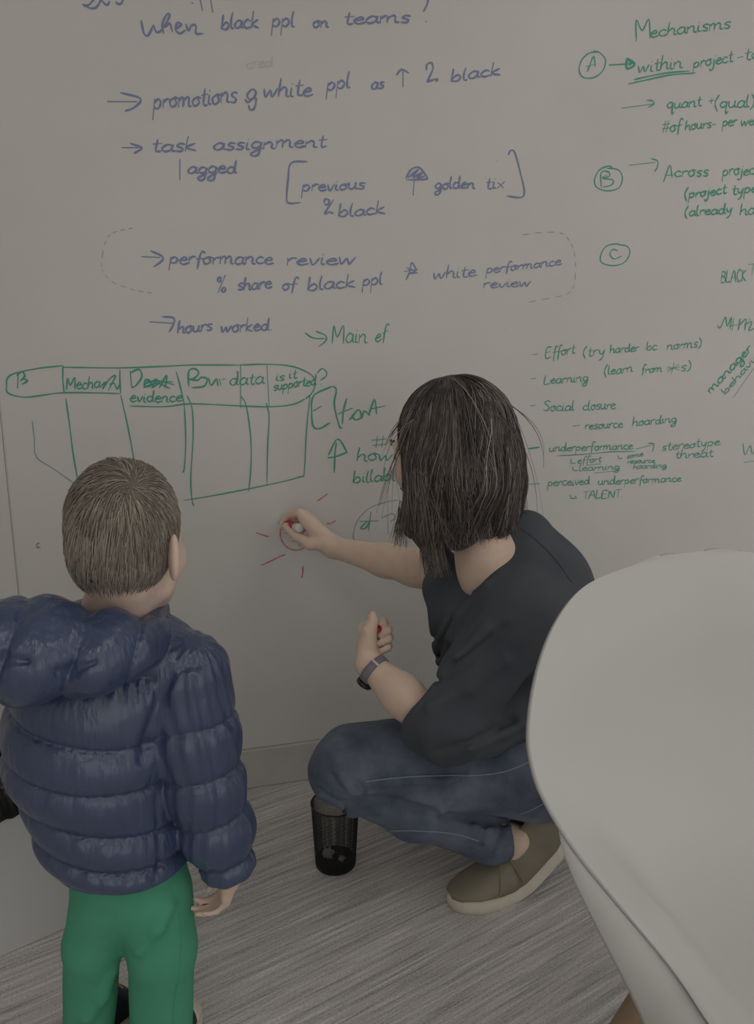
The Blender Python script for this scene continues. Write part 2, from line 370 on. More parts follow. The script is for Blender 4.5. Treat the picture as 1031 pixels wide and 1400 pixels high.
tag(board, 'wall-sized whiteboard covered in blue, green and red marker notes', 'whiteboard')
box('edge_trim', (bx0-.0025, -.0018, .109), (bx0, .006, 2.5), M['edge'], board)
left_panel = centre_origin(box('whiteboard', (X0+.02, -.0005, .109), (bx0-.0035, .012, 2.5), M['board']))
tag(left_panel, 'blank whiteboard panel at the far left edge, beside the written board', 'whiteboard')
for i, (lx, ly) in enumerate(LAMPS):
    t = empty('ceiling_light', (lx, ly, HT-.03), ['lit ceiling panel nearest the whiteboard, above the white chair', 'lit ceiling panel above and behind the photographer, on the left', 'lit ceiling panel at the back right of the room', 'lit ceiling panel at the back left of the room'][i], 'light', 'ceiling light panels')
    v, f = [], []
    for (a, b, c_, d_) in ((-.32, -.62, .32, -.6), (-.32, .6, .32, .62), (-.32, -.6, -.3, .6), (.3, -.6, .32, .6)):
        o = len(v); v += [(lx+a, ly+b, HT-.03), (lx+c_, ly+b, HT-.03), (lx+c_, ly+d_, HT-.03), (lx+a, ly+d_, HT-.03), (lx+a, ly+b, HT), (lx+c_, ly+b, HT), (lx+c_, ly+d_, HT), (lx+a, ly+d_, HT)]
        f += [tuple(q+o for q in g) for g in ((0, 1, 2, 3), (4, 7, 6, 5), (0, 4, 5, 1), (1, 5, 6, 2), (2, 6, 7, 3), (3, 7, 4, 0))]
    mesh_obj('frame', v, f, M['white_frame'], t, False)
    em = bpy.data.materials.get('lit diffuser')
    if not em:
        em = mat('lit diffuser', (1, 1, 1)); bsdf(em).inputs['Emission Color'].default_value = (1, .925, .82, 1); bsdf(em).inputs['Emission Strength'].default_value = LIGHT_STRENGTH
    mesh_obj('diffuser', [(lx-.3, ly-.6, HT-.02), (lx+.3, ly-.6, HT-.02), (lx+.3, ly+.6, HT-.02), (lx-.3, ly+.6, HT-.02)], [(0, 3, 2, 1)], em, t, False)

# ------------------------------------------------------------------ marker writing: ribbons of ink on the board
GL = {  # one-line handwriting: x, y with x-height 1; '|' lifts the pen; first number is the advance
'a': '1.0 .75,.85 .35,1 0,.45 .25,0 .65,.25 .78,.95 .75,.2 1,.02', 'b': '.95 .05,2 .02,1 0,.1 .1,.5 .45,.95 .75,.5 .5,0 .05,.1',
'c': '.85 .7,.8 .35,1 0,.5 .3,0 .8,.15', 'd': '1.05 .7,.8 .3,.95 0,.45 .3,0 .65,.3 .78,2 .75,.3 1,0', 'e': '.85 .05,.5 .65,.65 .4,1 0,.5 .3,0 .85,.2',
'f': '.7 .8,1.75 .5,2 .3,1.2 .2,-.7|0,.85 .7,.95', 'g': '.95 .7,.85 .3,1 0,.5 .3,.1 .7,.4 .72,.9 .65,-.7 .25,-1 .05,-.6 .9,.1', 'h': '.95 .1,2 .02,.9 0,0|.02,.5 .4,1 .65,.75 .65,.1 .9,0',
'i': '.45 .1,1 .08,.15 .35,.02|.12,1.4 .14,1.5', 'j': '.5 .25,1 .2,-.6 -.1,-1 -.3,-.7|.3,1.45 .32,1.55', 'k': '.9 .08,2 0,0|.65,1 .05,.45 .8,0', 'l': '.45 .12,2 .02,1 .1,.1 .35,.02',
'm': '1.45 0,1 .03,0|.03,.6 .3,1 .5,.8 .5,0|.5,.6 .85,1 1.05,.8 1.08,.1 1.35,.02', 'n': '1.0 0,1 .03,0|.03,.6 .4,1 .65,.75 .65,.12 .95,.02', 'o': '.9 .4,1 0,.6 .25,0 .7,.35 .45,1 .85,.85',
'p': '.95 .05,1 .0,-1|.02,.6 .4,1 .72,.6 .45,.05 .05,.2', 'q': '.95 .7,.9 .3,1 0,.5 .3,.05 .65,.4 .72,1 .7,-1 .95,-.6', 'r': '.7 .02,1 .05,0|.05,.55 .3,.95 .65,.95', 's': '.75 .65,.9 .3,1 .1,.7 .55,.35 .4,0 .0,.1',
't': '.7 .3,1.7 .25,.2 .45,0 .65,.1|0,1.05 .65,1.12', 'u': '1.0 .02,1 .05,.2 .35,0 .65,.4 .7,1 .7,.15 .98,.02', 'v': '.8 .02,1 .3,0 .7,1', 'w': '1.3 0,1 .2,0 .55,.8 .75,0 1.15,1', 'x': '.8 .05,.95 .7,0|.7,1 0,0',
'y': '.9 .05,1 .1,.4 .4,.2 .7,.9|.72,1 .5,-.6 .1,-1', 'z': '.8 .0,.95 .65,1 .05,0 .75,.05', ' ': '.8', '-': '.8 .05,.55 .6,.6', '.': '.4 .1,.02 .16,.08', ',': '.4 .15,.1 .05,-.3',
'M': '1.6 .1,0 .15,2 .6,.7 1.2,2 1.35,0', 'E': '1.1 .9,1.9 .1,1.85 0,0 .9,.05|.05,1 .7,1.05', 'L': '1.0 .1,2 0,0 .8,.1', 'S': '1.0 .9,1.7 .5,1.95 .1,1.5 .75,.8 .6,.05 0,.2', 'T': '1.0 .5,1.9 .45,0|0,1.85 1,1.95',
'A': '1.3 -.1,-.2 .6,2 1.1,0|.2,.8 1.0,.85', 'B': '1.1 .1,1.9 0,0|.1,1.9 .8,1.7 .6,1.1 .1,1 .9,.7 .7,.05 0,0', 'C': '1.1 .9,1.6 .5,1.95 0,1 .4,0 1,.3', 'N': '1.2 .05,0 .1,1.9 .9,.1 1,2', 'K': '1.1 .1,1.9 0,0|.8,1.9 .1,1 .9,0',
'P': '1.1 .1,1.9 0,-.2|.1,1.8 .7,1.9 .85,1.3 .1,.9', 'R': '1.1 .1,1.9 0,0|.1,1.8 .8,1.7 .6,1 .1,1 .9,0', 'O': '1.1 .5,1.8 0,1 .4,0 .95,.8 .5,1.8', 'W': '1.7 0,1.9 .35,0 .8,1.4 1.15,0 1.6,1.9',
'(': '.6 .4,2.1 .05,1.2 .05,.4 .35,-.5', ')': '.6 .05,2.1 .4,1.2 .35,.3 0,-.4', '?': '.9 .0,1.6 .35,2 .75,1.6 .4,1 .35,.6|.35,.05 .4,.12', '#': '1.1 .4,1.8 .2,0|.8,1.8 .6,0|0,1.2 1,1.3|0,.55 .95,.65',
'%': '1.2 .2,1.9 0,1.5 .3,1.3 .4,1.7 .2,1.9|.9,2 .15,0|.8,.6 .6,.2 .85,0 1.05,.3 .8,.6', '+': '.8 .35,1.1 .35,.2|0,.65 .7,.7', '/': '.6 .6,1.8 0,-.1',
'>': '1.0 0,1.1 0,.3 .7,.2|.5,.55 .75,.2 .45,-.15', '*': '1.1 .5,1.7 .4,.1|0,1.3 .95,.5|.9,1.4 .05,.4|0,.85 1,.95'}
def parse(s):
    p = s.split(' ', 1); adv = float(p[0])
    if len(p) < 2 or not p[1].strip(): return adv, []
    return adv, [[tuple(map(float, q.split(','))) for q in st.split()] for st in p[1].split('|')]
GLY = {k: parse(v) for k, v in GL.items()}
def word(txt, x0, y0, x1, y1, xh, slant=.12):
    """strokes (in photograph pixels) for a word whose baseline runs x0,y0 -> x1,y1"""
    tot = sum(GLY[c][0] for c in txt); d = A(x1-x0, y1-y0); u = d/tot; n = A(0, -1.)*xh; out = []; pos = 0
    jt = random.Random(txt+str(x0))
    for c in txt:
        adv, sts = GLY[c]; jy, js = jt.uniform(-.08, .08), jt.uniform(.92, 1.08)
        for st in sts: out.append([A(x0, y0)+u*(pos+px+slant*py*.6)+n*(py*js+jy) for px, py in st])
        pos += adv
    return out
def ribbon(strokes, width, y=-.0011, smooth=True):
    Vs, Fs, o = [], [], 0
    for st in strokes:
        st = np.array(st, float)
        if len(st) == 1: st = np.concatenate([st, st+.5])
        if smooth and len(st) > 2: st = catmull(st, 4)
        P = np.array([W(q[0], q[1], -.0006)[[0, 2]] for q in st])
        t = np.gradient(P, axis=0); t /= np.linalg.norm(t, axis=1)[:, None]+1e-9; n = np.stack([-t[:, 1], t[:, 0]], 1)
        wv = width*.5*(1+.18*np.sin(np.arange(len(P))*.9+o)); wv[0] *= .6; wv[-1] *= .5
        a = P+n*wv[:, None]; b = P-n*wv[:, None]; e0 = P[:1]-t[:1]*width*.3; e1 = P[-1:]+t[-1:]*width*.3
        m_ = len(P); q = np.concatenate([a, b, e0, e1]); ix = np.concatenate([np.arange(m_), np.arange(m_), [0, m_-1]]); Vs.append(np.stack([q[:, 0], y-.00004*(len(Vs) % 8)-.000012*ix, q[:, 1]], 1))   # ink laid over ink, so crossings do not coincide
        Fs += [(i+o, i+1+o, i+1+m_+o, i+m_+o) for i in range(m_-1)]+[(2*m_+o, o, m_+o), (2*m_+1+o, 2*m_-1+o, m_-1+o)]; o += len(q)
    return Vs, Fs
def ink(name, strokes, col='green', width=.0036, label=None, smooth=True):
    Vs, Fs = ribbon(strokes, width, smooth=smooth)
    o = mesh_obj(name, np.concatenate(Vs), Fs, M[col+'_ink'], board, False)
    if label: o['label'] = label
    if name in ('marker_dots', 'dashed_curve'): o['kind'] = 'stuff'
    return o
def st(s): return [[tuple(map(float, q.split(','))) for q in t.split()] for t in s.split('|')]
BW = .0042
def bw(txt, *a): return ink('blue_handwriting', word(txt, *a), 'blue', BW)
def gw(txt, *a, width=.0032): return ink('green_handwriting', word(txt, *a), 'green', width)
ink('blue_handwriting', st('113,6 120,8 133,-6|118,6 122,11 132,10 140,-4|138,0 146,7 150,2|158,3 164,6 170,-2|272,-8 277,15|287,-8 291,17|262,4 264,5'), 'blue', BW)
ink('blue_handwriting', st('193,28 197,46 203,48 210,34|210,34 214,44 222,40 232,22 228,20 222,34 224,46|226,38 232,32 236,44|240,40 248,34 243,31 240,40 246,46 254,41|254,33 258,42 262,35 268,35 268,46 278,46'), 'blue', BW)
bw('black', 303, 40, 355, 38, 11); bw('ppl', 372, 38, 404, 37, 11); bw('on', 428, 38, 450, 37, 9); bw('teams', 470, 34, 562, 30, 9)
ink('blue_handwriting', st('586,-4 584,6 579,16|582,29 583,30'), 'blue', BW)
ink('blue_arrow', st('147,139 187,139|165,127 189,133 192,139 182,148 171,152'), 'blue', BW)
bw('promotions', 210, 149, 325, 140, 13); ink('blue_handwriting', st('335,136 340,140 350,128 345,122 338,130 342,136 350,134 348,148 342,150 340,144'), 'blue', BW)
bw('white', 360, 133, 428, 131, 12); bw('ppl', 447, 124, 480, 120, 11); bw('as', 508, 122, 526, 120, 9)
ink('blue_arrow', st('551,119 551,97|542,103 549,95 559,100'), 'blue', BW)
ink('blue_handwriting', st('583,96 584,88 590,86 592,94 586,108 584,112 590,110 598,108 596,112'), 'blue', BW)
bw('black', 617, 112, 686, 102, 9)
ink('blue_arrow', st('167,202 192,202|178,196 194,202 188,207 183,210'), 'blue', BW)
bw('task', 208, 207, 270, 206, 10); bw('assignment', 292, 206, 447, 200, 9.5)
ink('blue_handwriting', st('246,218 246,246'), 'blue', BW); bw('agged', 257, 238, 325, 236, 9.5)
ink('blue_bracket', st('420,221 398,223 394,245 392,272 396,278 411,277'), 'blue', BW); ink('blue_bracket', st('695,212 698,206 704,209 712,238 717,262 712,270 693,268'), 'blue', BW)
bw('previous', 413, 262, 500, 258, 8.5); ink('blue_handwriting', st('443,277 445,272 450,274 448,280 444,279|456,273 444,292 450,290 456,292'), 'blue', BW); bw('black', 463, 297, 528, 292, 8.5)
ink('blue_arrow', st('565,267 567,238|555,244 562,232 573,229 583,241 582,245 556,246|558,243 572,232 564,242 578,236 570,244 582,240'), 'blue', BW)
bw('golden', 595, 259, 650, 257, 8); bw('tix', 664, 258, 690, 257, 9)
ink('blue_arrow', st('194,351 219,352|206,343 221,350 222,356 210,365'), 'blue', BW)
bw('performance', 232, 361, 374, 361, 9.5); bw('review', 392, 362, 488, 361, 9)
bw('%', 296, 400, 310, 398, 11); bw('share', 325, 397, 372, 394, 9); bw('of', 386, 397, 406, 396, 8.5); bw('black', 421, 397, 487, 393, 9); bw('ppl', 496, 391, 524, 388, 9)
ink('blue_arrow', st('553,371 571,368|555,383 560,372 563,359 570,370|556,366 568,371 560,374 571,373'), 'blue', .0034)
for t_ in (('white', 592, 382, 652, 378, 9), ('performance', 665, 374, 768, 362, 6.5), ('review', 661, 394, 727, 391, 6.5)): ink('blue_handwriting', word(*t_), 'blue', .0034)
ink('blue_arrow', st('205,440 237,442|222,433 238,435 236,446 231,454'), 'blue', BW)
bw('hours', 243, 456, 291, 452, 9); bw('worked.', 302, 455, 374, 451, 9)
# dashed frame round the performance lines
for curve in ('181,312 165,315 150,321 143,335 139,360 141,372 153,385 172,393 190,398 208,401', '716,321 740,318 765,318 778,328 785,345 787,365 785,390 775,402 750,408 723,413'):
    c_ = catmull(st(curve)[0], 6); ink('dashed_curve', [[tuple(c_[i]), tuple(c_[min(i+2, len(c_)-1)])] for i in range(0, len(c_)-1, 4)], 'grey', .0026, smooth=False)
ink('marker_dots', st('691,450 691.6,450.4|180,312 181,312.4|715,321 716,321.5|679,220 680,221'), 'grey', .003)
# green left: arrow, heading, table
ink('green_arrow', st('417,455 428,462 444,463|432,453 444,458 446,465 436,474'), 'green', .0034)
gw('Main', 453, 469, 503, 468, 12); gw('ef', 513, 468, 530, 461, 9)
G = .0040
ink('table_drawing', st('86,500 50,504 14,513 9,528 12,538 34,543 60,540 85,537 125,537 164,538|86,500 86,520 88,538|86,502 160,503 220,501 265,499 328,499|328,499 365,498 400,501 425,512 431,525 426,538 418,545|178,555 225,556 262,552 330,555 370,556 400,553 418,545|164,505 164,520 165,538|241,508 247,530 252,553|329,499 329,558|365,499 368,555'), 'green', .0032, 'green outline of the table header drawn on the board')
ink('table_drawing', st('90,545 95,580 100,620 107,660|165,540 172,570 180,610 185,640|252,553 254,600 252,640 249,646|256,541 263,560 264,600 261,650 262,680 265,692|330,542 337,556 343,600 343,640 340,672|364,551 368,570 366,610 365,662|424,540 419,590 416,645 410,652 370,662 300,676 251,684'), 'green', .0030, 'green column lines of the table below its header')
ink('table_drawing', st('44,575 47,600 50,625 75,642 103,662'), 'grey', .0022, 'faint slanted line at the left of the table')
ink('green_handwriting', st('24,531 25,510|23,513 30,508 34,514 28,521|32,518 38,520 33,524 30,525'), 'green', G)
gw('Mecha', 90, 533, 138, 530, 8.5, width=.0032); ink('green_handwriting', st('138,528 145,522 140,532 150,518 158,514 148,534|150,526 156,524 160,532 163,526'), 'green', .0034)
ink('green_handwriting', st('180,528 178,507|178,510 190,505 194,515 186,527 180,530|197,526 205,521 199,519 198,528 206,528|205,524 214,518 208,530 220,522|218,530 228,513 226,530|212,519 238,526|196,530 215,524 232,531|199,521 236,522'), 'green', G)
ink('green_handwriting', word('evidence', 178, 550, 250, 549, 8), 'green', .0034)
ink('green_handwriting', st('258,528 258,508 266,504 272,510 264,518 258,518 270,520 275,516 283,518 279,528 262,530|285,517 289,527 296,518 298,528|300,518 302,527|304,519 308,518'), 'green', G)
gw('data', 314, 527, 362, 525, 9); ink('green_handwriting', st('324,507 326,520'), 'green', .003)
gw('is', 377, 521, 390, 520, 6); gw('it', 395, 518, 407, 516, 6.5); gw('supported', 374, 534, 433, 526, 7)
ink('green_handwriting', st('434,510 440,504 446,508 446,514 438,520|438,525 439,526'), 'green', .0032)
ink('green_handwriting', st('455,528 434,537 427,545 426,560 428,582 437,586 451,578|428,562 440,555|456,528 460,534 457,553 464,582 468,585|474,545 470,560 468,580|462,566 482,558|478,574 490,560 494,570 486,574 481,568|495,572 498,562 506,568|504,568 512,546 515,566|508,559 526,555'), 'green', .0042, 'large green word Effort')
ink('green_arrow', st('457,646 458,620 460,605|449,622 462,600 475,619|448,626 460,624 475,618'), 'green', .0042)
gw('how', 488, 630, 538, 630, 9, width=.0034); ink('green_handwriting', st('516,597 514,612|524,596 522,611|508,602 529,600|510,609 530,607'), 'green', .0034)
gw('billable', 483, 660, 552, 656, 8.5, width=.0034)
ink('green_handwriting', st('507,700 504,726|492,713 517,712|502,713 493,722 500,722 505,713'), 'green', .0036); ink('green_handwriting', st('530,704 531,730|522,708 536,702 540,708 533,714|541,714 548,710 551,716 545,722'), 'grey', .0026)
ink('green_arc', st('486,742 483,730 490,710 505,695 525,687 545,683'), 'grey', .002)
# green right
RW = .0034
def rwd(t, *a, w_=RW): ink('green_handwriting', word(t, *a), 'green', w_)
ink('green_handwriting', st('870,56 870,27 878,42 887,26 889,52'), 'green', RW); rwd('echanisms', 889, 51, 1000, 38, 8.5)
ink('circled_letter', st('811,70 820,72 828,82 824,97 812,106 798,106 792,97 795,83 805,73 818,71|803,98 807,88 812,77 814,92|801,91 814,88'), 'green', .003)
ink('green_arrow', st('833,89 866,87|857,80 857,94 868,88 857,80 862,84 861,90'), 'green', .0055)
rwd('within', 872, 100, 934, 92, 9.5); ink('underline', st('867,109 880,106 910,100 943,97|859,115 890,108 920,102 951,100'), 'green', RW)
rwd('project', 948, 93, 1003, 84, 8); rwd('-to', 1007, 84, 1040, 79, 9)
ink('green_arrow', st('850,148 893,142|884,137 892,138 894,142 886,147'), 'green', .003)
rwd('quant', 912, 149, 960, 145, 7.5); rwd('+', 969, 144, 977, 143, 8); rwd('(qual)', 977, 148, 1033, 146, 8.5)
rwd('#of', 905, 181, 932, 179, 8); rwd('hours-', 937, 178, 980, 174, 7); rwd('per', 988, 173, 1008, 172, 7.5); rwd('week', 1013, 172, 1046, 170, 7)
ink('circled_letter', st('830,230 845,232 851,243 846,257 830,261 816,256 813,245 820,232 832,227 837,229|822,256 822,236 832,235 833,241 824,244 838,246 836,253 824,256|822,243 830,239'), 'green', .003)
ink('green_arrow', st('860,226 896,222|890,217 899,220 899,228 895,235'), 'green', .003)
ink('green_handwriting', st('907,249 916,226 919,243|910,240 920,239'), 'green', RW); rwd('cross', 922, 242, 970, 240, 8); rwd('projects', 988, 240, 1046, 238, 8)
rwd('(project', 936, 272, 994, 264, 7, w_=.0042); rwd('type', 1001, 266, 1036, 262, 7.5, w_=.004); rwd('(already', 936, 296, 1002, 291, 7, w_=.0038); rwd('has', 1012, 294, 1042, 292, 8, w_=.0036)
ink('circled_letter', st('844,334 858,337 861,347 852,360 835,363 822,358 822,347 830,336 846,333|845,343 838,341 834,348 840,354 850,350'), 'green', .0028)
rwd('BLACK', 986, 386, 1021, 385, 8, w_=.003); rwd('T', 1021, 376, 1036, 375, 8, w_=.003)
ink('green_handwriting', st('981,445 985,448 992,433 994,446 1000,434 998,450|1003,435 1001,452|997,446 1008,444|1009,452 1012,436 1010,450|1012,444 1020,436 1018,452|1018,444 1028,440 1024,452 1036,446|1024,436 1025,438'), 'green', RW)
def slantword(t, x0, y0, x1, y1, xh, w_):
    tot = sum(GLY[c][0] for c in t); d = A(x1-x0, y1-y0); u = d/tot; n = nrm(A(d[1], -d[0]))*xh; out = []; pos = 0
    for c in t:
        for s_ in GLY[c][1]: out.append([A(x0, y0)+u*(pos+px)+n*py for px, py in s_])
        pos += GLY[c][0]
    ink('green_handwriting', out, 'green', w_)
slantword('manager', 972, 538, 1030, 476, 6, .0040); slantword('behavior', 992, 539, 1046, 478, 4.5, .003)
ink('green_handwriting', st('1003,543 1031,503'), 'grey', .003)
def bullet(x, y): ink('bullet_dash', st('%g,%g %g,%g' % (x, y, x+7, y-1)), 'green', .003)
bullet(728, 485); bullet(726, 518); bullet(725, 555); ink('bullet_dash', st('722,613 738,611|724,614 736,612'), 'green', .0045); ink('bullet_dash', st('723,662 738,661'), 'green', .003); ink('bullet_dash', st('783,583 793,581'), 'green', .0028)
SW = .0029
def sw(*a): ink('green_handwriting', word(*a), 'green', SW)
sw('Effort', 746, 490, 787, 483, 7.5); sw('(try', 797, 487, 828, 485, 7); sw('harder', 834, 483, 874, 480, 6); sw('bc', 884, 479, 899, 478, 6); sw('norms)', 912, 478, 960, 474, 6.5)
sw('Learning', 744, 525, 805, 521, 6.5); sw('(learn', 826, 513, 866, 508, 6.5); sw('from', 877, 510, 906, 508, 5.5); sw('*', 911, 513, 930, 510, 8); sw('s)', 931, 507, 946, 506, 7)
sw('Social', 743, 562, 786, 561, 7); sw('closure .', 797, 561, 852, 558, 7); sw('resource', 800, 587, 852, 584, 6); sw('hoarding', 865, 582, 926, 577, 6)
sw('underperformance', 751, 617, 866, 614, 5.5); ink('underline', st('762,623 800,621 832,618 868,617'), 'green', .0025); ink('green_arrow', st('869,614 893,608|886,606 894,607 892,618'), 'green', SW)
sw('stereotype', 905, 616, 985, 608, 6); sw('threat', 923, 627, 976, 624, 6)
ink('underline', st('803,636 822,634|812,647 848,643'), 'green', .0025)
for a in (('effort', 790, 634, 823, 631, 4.5), ('learning', 792, 644, 848, 641, 4.5), ('some', 857, 627, 880, 623, 3.5), ('resource', 858, 634, 896, 632, 3.5), ('hoarding', 866, 641, 912, 639, 3.5)): ink('green_handwriting', word(*a), 'green', .0024)
ink('green_arrow', st('781,627 781,633 787,633|783,638 784,643 790,643|845,622 846,627 851,626|780,676 781,681 788,681 786,678'), 'green', .0024)
sw('perceived', 749, 665, 807, 662, 6); sw('underperformance', 818, 663, 932, 658, 5.5); sw('TALENT.', 797, 682, 852, 680, 5.5)
sw('W', 1014, 622, 1036, 620, 9); ink('underline', st('1017,632 1034,630'), 'green', .003)
ink('green_handwriting', st('1012,752 1016,766 1020,762 1014,762 1012,768 1022,770'), 'green', .0022)
# red sun and scraps
an = np.radians(np.arange(-170, 195, 15)); ink('sun_drawing', [[(405+22*math.cos(t), 728+(24 if math.sin(t) > 0 else 18)*math.sin(t)) for t in an]], 'red', .0026, 'red marker sun drawn under the writing hand')
ink('sun_drawing', st('434,685 441,680 448,675|447,716 453,715 459,712|350,728 358,731 368,734|357,773 368,768 380,762 390,758|414,774 414,784 412,790'), 'red', .0032, 'short red rays round the sun')
ink('red_handwriting', st('236,860 228,859 227,863 233,866 228,870 222,868|240,858 239,869|235,863 244,862|245,862 247,869 250,862|253,861 249,866 254,867 255,861 257,867'), 'red', .0028); ink('red_handwriting', st('54,742 50,745 52,749 55,747'), 'red', .003)
ink('rubbed_out_writing', word('cred', 337, 94, 374, 91, 8), 'faint', .003, 'ghost of rubbed out writing')
# ------------------------------------------------------------------ people: shared head
def head(c, f, u, s, es=1.0):
    """c centre of the skull, f face direction, u up, s head height / 0.23"""
    f = nrm(f); u = nrm(u-f*(np.dot(u, f))); r = np.cross(f, u); R = np.stack([r, f, u])
    L = lambda x, y, z: c+(r*x+f*y+u*z)*s
    o = S().e(L(0, -.018, .035), A(.078, .098, .086)*s, R)
    o.e(L(0, .03, -.02), A(.062, .066, .085)*s, R, .03*s)
    o.c(L(-.035, .02, -.07), L(0, .068, -.092), .022*s, .02*s, k=.035*s).c(L(.035, .02, -.07), L(0, .068, -.092), .022*s, .02*s, k=.035*s)
    for x in (-1, 1):
        o.e(L(.038*x, .062, -.028), A(.024, .022, .024)*s, R, .03*s)
        o.c(L(.012*x, .088, .026), L(.045*x, .076, .024), .0085*s, .007*s, k=.016*s)
    o.sub(lambda P: ell(P, L(-.032, .104, .006), A(.019, .018, .013)*s, R), .014*s); o.sub(lambda P: ell(P, L(.032, .104, .006), A(.019, .018, .013)*s, R), .014*s)
    for x in (-1, 1): o.e(L(.031*x, .078, .006), A(.016, .0135, .0125)*s, R, .003*s)      # lids over the eyeballs
    o.c(L(0, .089, .012), L(0, .112, -.026), .006*s, .0095*s, k=.012*s)
    for x in (-1, 1): o.e(L(.0115*x, .103, -.031), A(.0075, .009, .007)*s, R, .006*s)
    o.e(L(0, .089, -.055), A(.022, .013, .007)*s, R, .006*s); o.e(L(0, .087, -.0665), A(.019, .013, .0075)*s, R, .005*s)
    for x in (-1, 1):
        e = S().e(L(.090*x, -.018, -.010), A(.0075, .019, .031)*s*es, np.stack([nrm(r*x*.8+f*.6), nrm(f*.8-r*x*.6), u]))
        e.sub(lambda P, x=x: ell(P, L(.101*x, -.006, -.007), A(.007, .0105, .018)*s*es, R), .004*s)
        e.c(L(.082*x, .002, -.038), L(.082*x, .0, -.030), .006*s, .007*s, k=.006*s)
        e.c(L(.070*x, -.002, -.005), L(.082*x, -.008, -.002), .012*s, .008*s, k=.01*s)
        o.g(e, .008*s)
    return o, L, R
def curtain(f, P, step, off):                        # push a point onto the level set
    for _ in range(2):
        d = f(P); P = P-grad(f, P)*(d-off)[:, None]
    return P

# ------------------------------------------------------------------ the woman at the board
w_ball = F(655, 1232)
root = empty('person', F(690, 1190), 'squatting person in black top and blue jeans drawing on the whiteboard with a red marker', 'person')
hc = V(609, 619, 1.44); wf = nrm(cv(-.80, -.15, .60)); wu = nrm(cv(-.20, 1, .10))
hd_sdf, HL_, HR_ = head(hc, wf, wu, 1.02)
neck_b = V(668, 775, 1.42)
SL, EL, WL = V(708, 838, 1.335), V(598, 995, 1.275), V(504, 908, 1.365)
SR, ER, WR = V(650, 800, 1.54), V(566, 776, 1.64), V(455, 748, 1.745)
PV, HLp, HRp = V(752, 1010, 1.49), V(735, 1040, 1.42), V(765, 1020, 1.60)
KL, AL = V(468, 1042, 1.37), V(703, 1148, 1.41)
KR, AR = V(560, 1050, 1.68), V(790, 1120, 1.66)
chest, belly = V(695, 850, 1.45), V(735, 945, 1.47)
# writing hand
tipm = W(381, 713, -.002); dm = nrm(V(414, 723.5, 1.742)-tipm)
hR = hand_pts(WR, [V(411, 702, 1.765), V(418, 704, 1.785), V(427, 711, 1.80), V(436, 722, 1.805)],
              [[V(397, 703, 1.80), V(390, 711, 1.815), V(385, 719, 1.818)], [V(403, 713, 1.815), V(396, 721, 1.825), V(391, 726, 1.822)],
               [V(410, 727, 1.825), V(404, 734, 1.828), V(401, 737, 1.820)], [V(420, 738, 1.825), V(414, 743, 1.827), V(411, 744, 1.820)]],
              [V(447, 744, 1.735), V(424, 744, 1.74), V(406, 733, 1.765), V(391, 719, 1.79)], .0125, .0092, [.0175, .0135, .0112, .0088],
              [(WR, V(428, 738, 1.77), .022, .016), (WR, V(418, 712, 1.765), .022, .013)])
hL_ = hand_pts(WL, [V(503, 855, 1.45), V(505, 865, 1.455), V(506, 876, 1.455), V(507, 886, 1.45)],
              [[V(525, 850, 1.445), V(524, 854, 1.42), V(519, 857, 1.408)], [V(531, 860, 1.44), V(530, 863, 1.41), V(520, 868, 1.396)],
               [V(533, 871, 1.435), V(531, 874, 1.405), V(520, 879, 1.393)], [V(531, 883, 1.43), V(530, 886, 1.405), V(521, 890, 1.395)]],
              [V(500, 888, 1.375), V(505, 863, 1.375), V(510, 850, 1.382), V(509.5, 841, 1.385)], .0115, .0082, [.0185, .0135, .0098, .0086],
              [(WL, V(498, 860, 1.42), .021, .014), (WL, V(516, 893, 1.405), .018, .011), (V(503, 880, 1.375), V(504, 866, 1.38), .018, .014)])
body = S()
body.c(chest, belly, .095, .09, k=.05).c(belly, PV, .09, .12, k=.05)
body.c(V(735, 790, 1.43), chest, .075, .09, k=.06)
body.chain([V(712, 775, 1.45), SL+A(0, 0, -.005)], [.06, .05], .05).chain([V(700, 775, 1.47), SR], [.055, .045], .05)
body  .chain([V(690, 765, 1.44), neck_b, HL_(0, -.028, -.06)], [.06, .05, .05], .045)
body.chain([SL, EL, WL+(EL-WL)*.5, WL], [.048, .037, .037, .0245], .02).chain([SR, ER, ER+(WR-ER)*.35, WR], [.046, .039, .036, .0235], .02)
body.chain([HLp, KL+cv(.03,0,0)], [.08, .046], .04).chain([KL+cv(.03,0,0), KL+(AL-KL)*.35, AL], [.034, .030, .026], .03).chain([HRp, KR], [.08, .05], .04).chain([KR, AR], [.052, .036], .03)
body.c(AL, AL+cv(-.012, -.04, 0), .027, .02).c(AR, AR+A(-.03, 0, -.04), .03, .02)
body.g(hR, .014).g(hL_, .014).g(hd_sdf, .02)
lo = np.min([hc, WR, KL, w_ball, PV, SL], 0)-.22; hi = np.max([hc, WR, PV, HRp, SR], 0)+A(.2, .2, .2); lo[2] = .0; hi[1] = -.004
surf('body', body, lo, hi, .0034, M['skin'], root)
for x in (-1, 1):
    v, fc = tube_geo([HL_(.0305*x, .078, .006), HL_(.0305*x, .0893, .006)], [.009, .004], 12); o = mesh_obj('eye', v, fc, M['eye'], root)
    mesh_obj('iris', *tube_geo([HL_(.0305*x, .0890, .006), HL_(.0305*x, .0902, .006)], [.005, .0045], 12), M['iris'], o)
    tube('eyebrow', [HL_(.012*x, .1, .029), HL_(.03*x, .097, .034), HL_(.05*x, .083, .028)], [.0025, .003, .0015], M['iris'], root, 6)
joined('lips', [tube_geo([HL_(-.02, .098, -.059), HL_(0, .1035, -.056), HL_(.02, .098, -.059)], [.002, .0042, .002], 8), tube_geo([HL_(-.018, .097, -.0615), HL_(0, .1015, -.066), HL_(.018, .097, -.0615)], [.002, .005, .002], 8)], M['lip'], root)
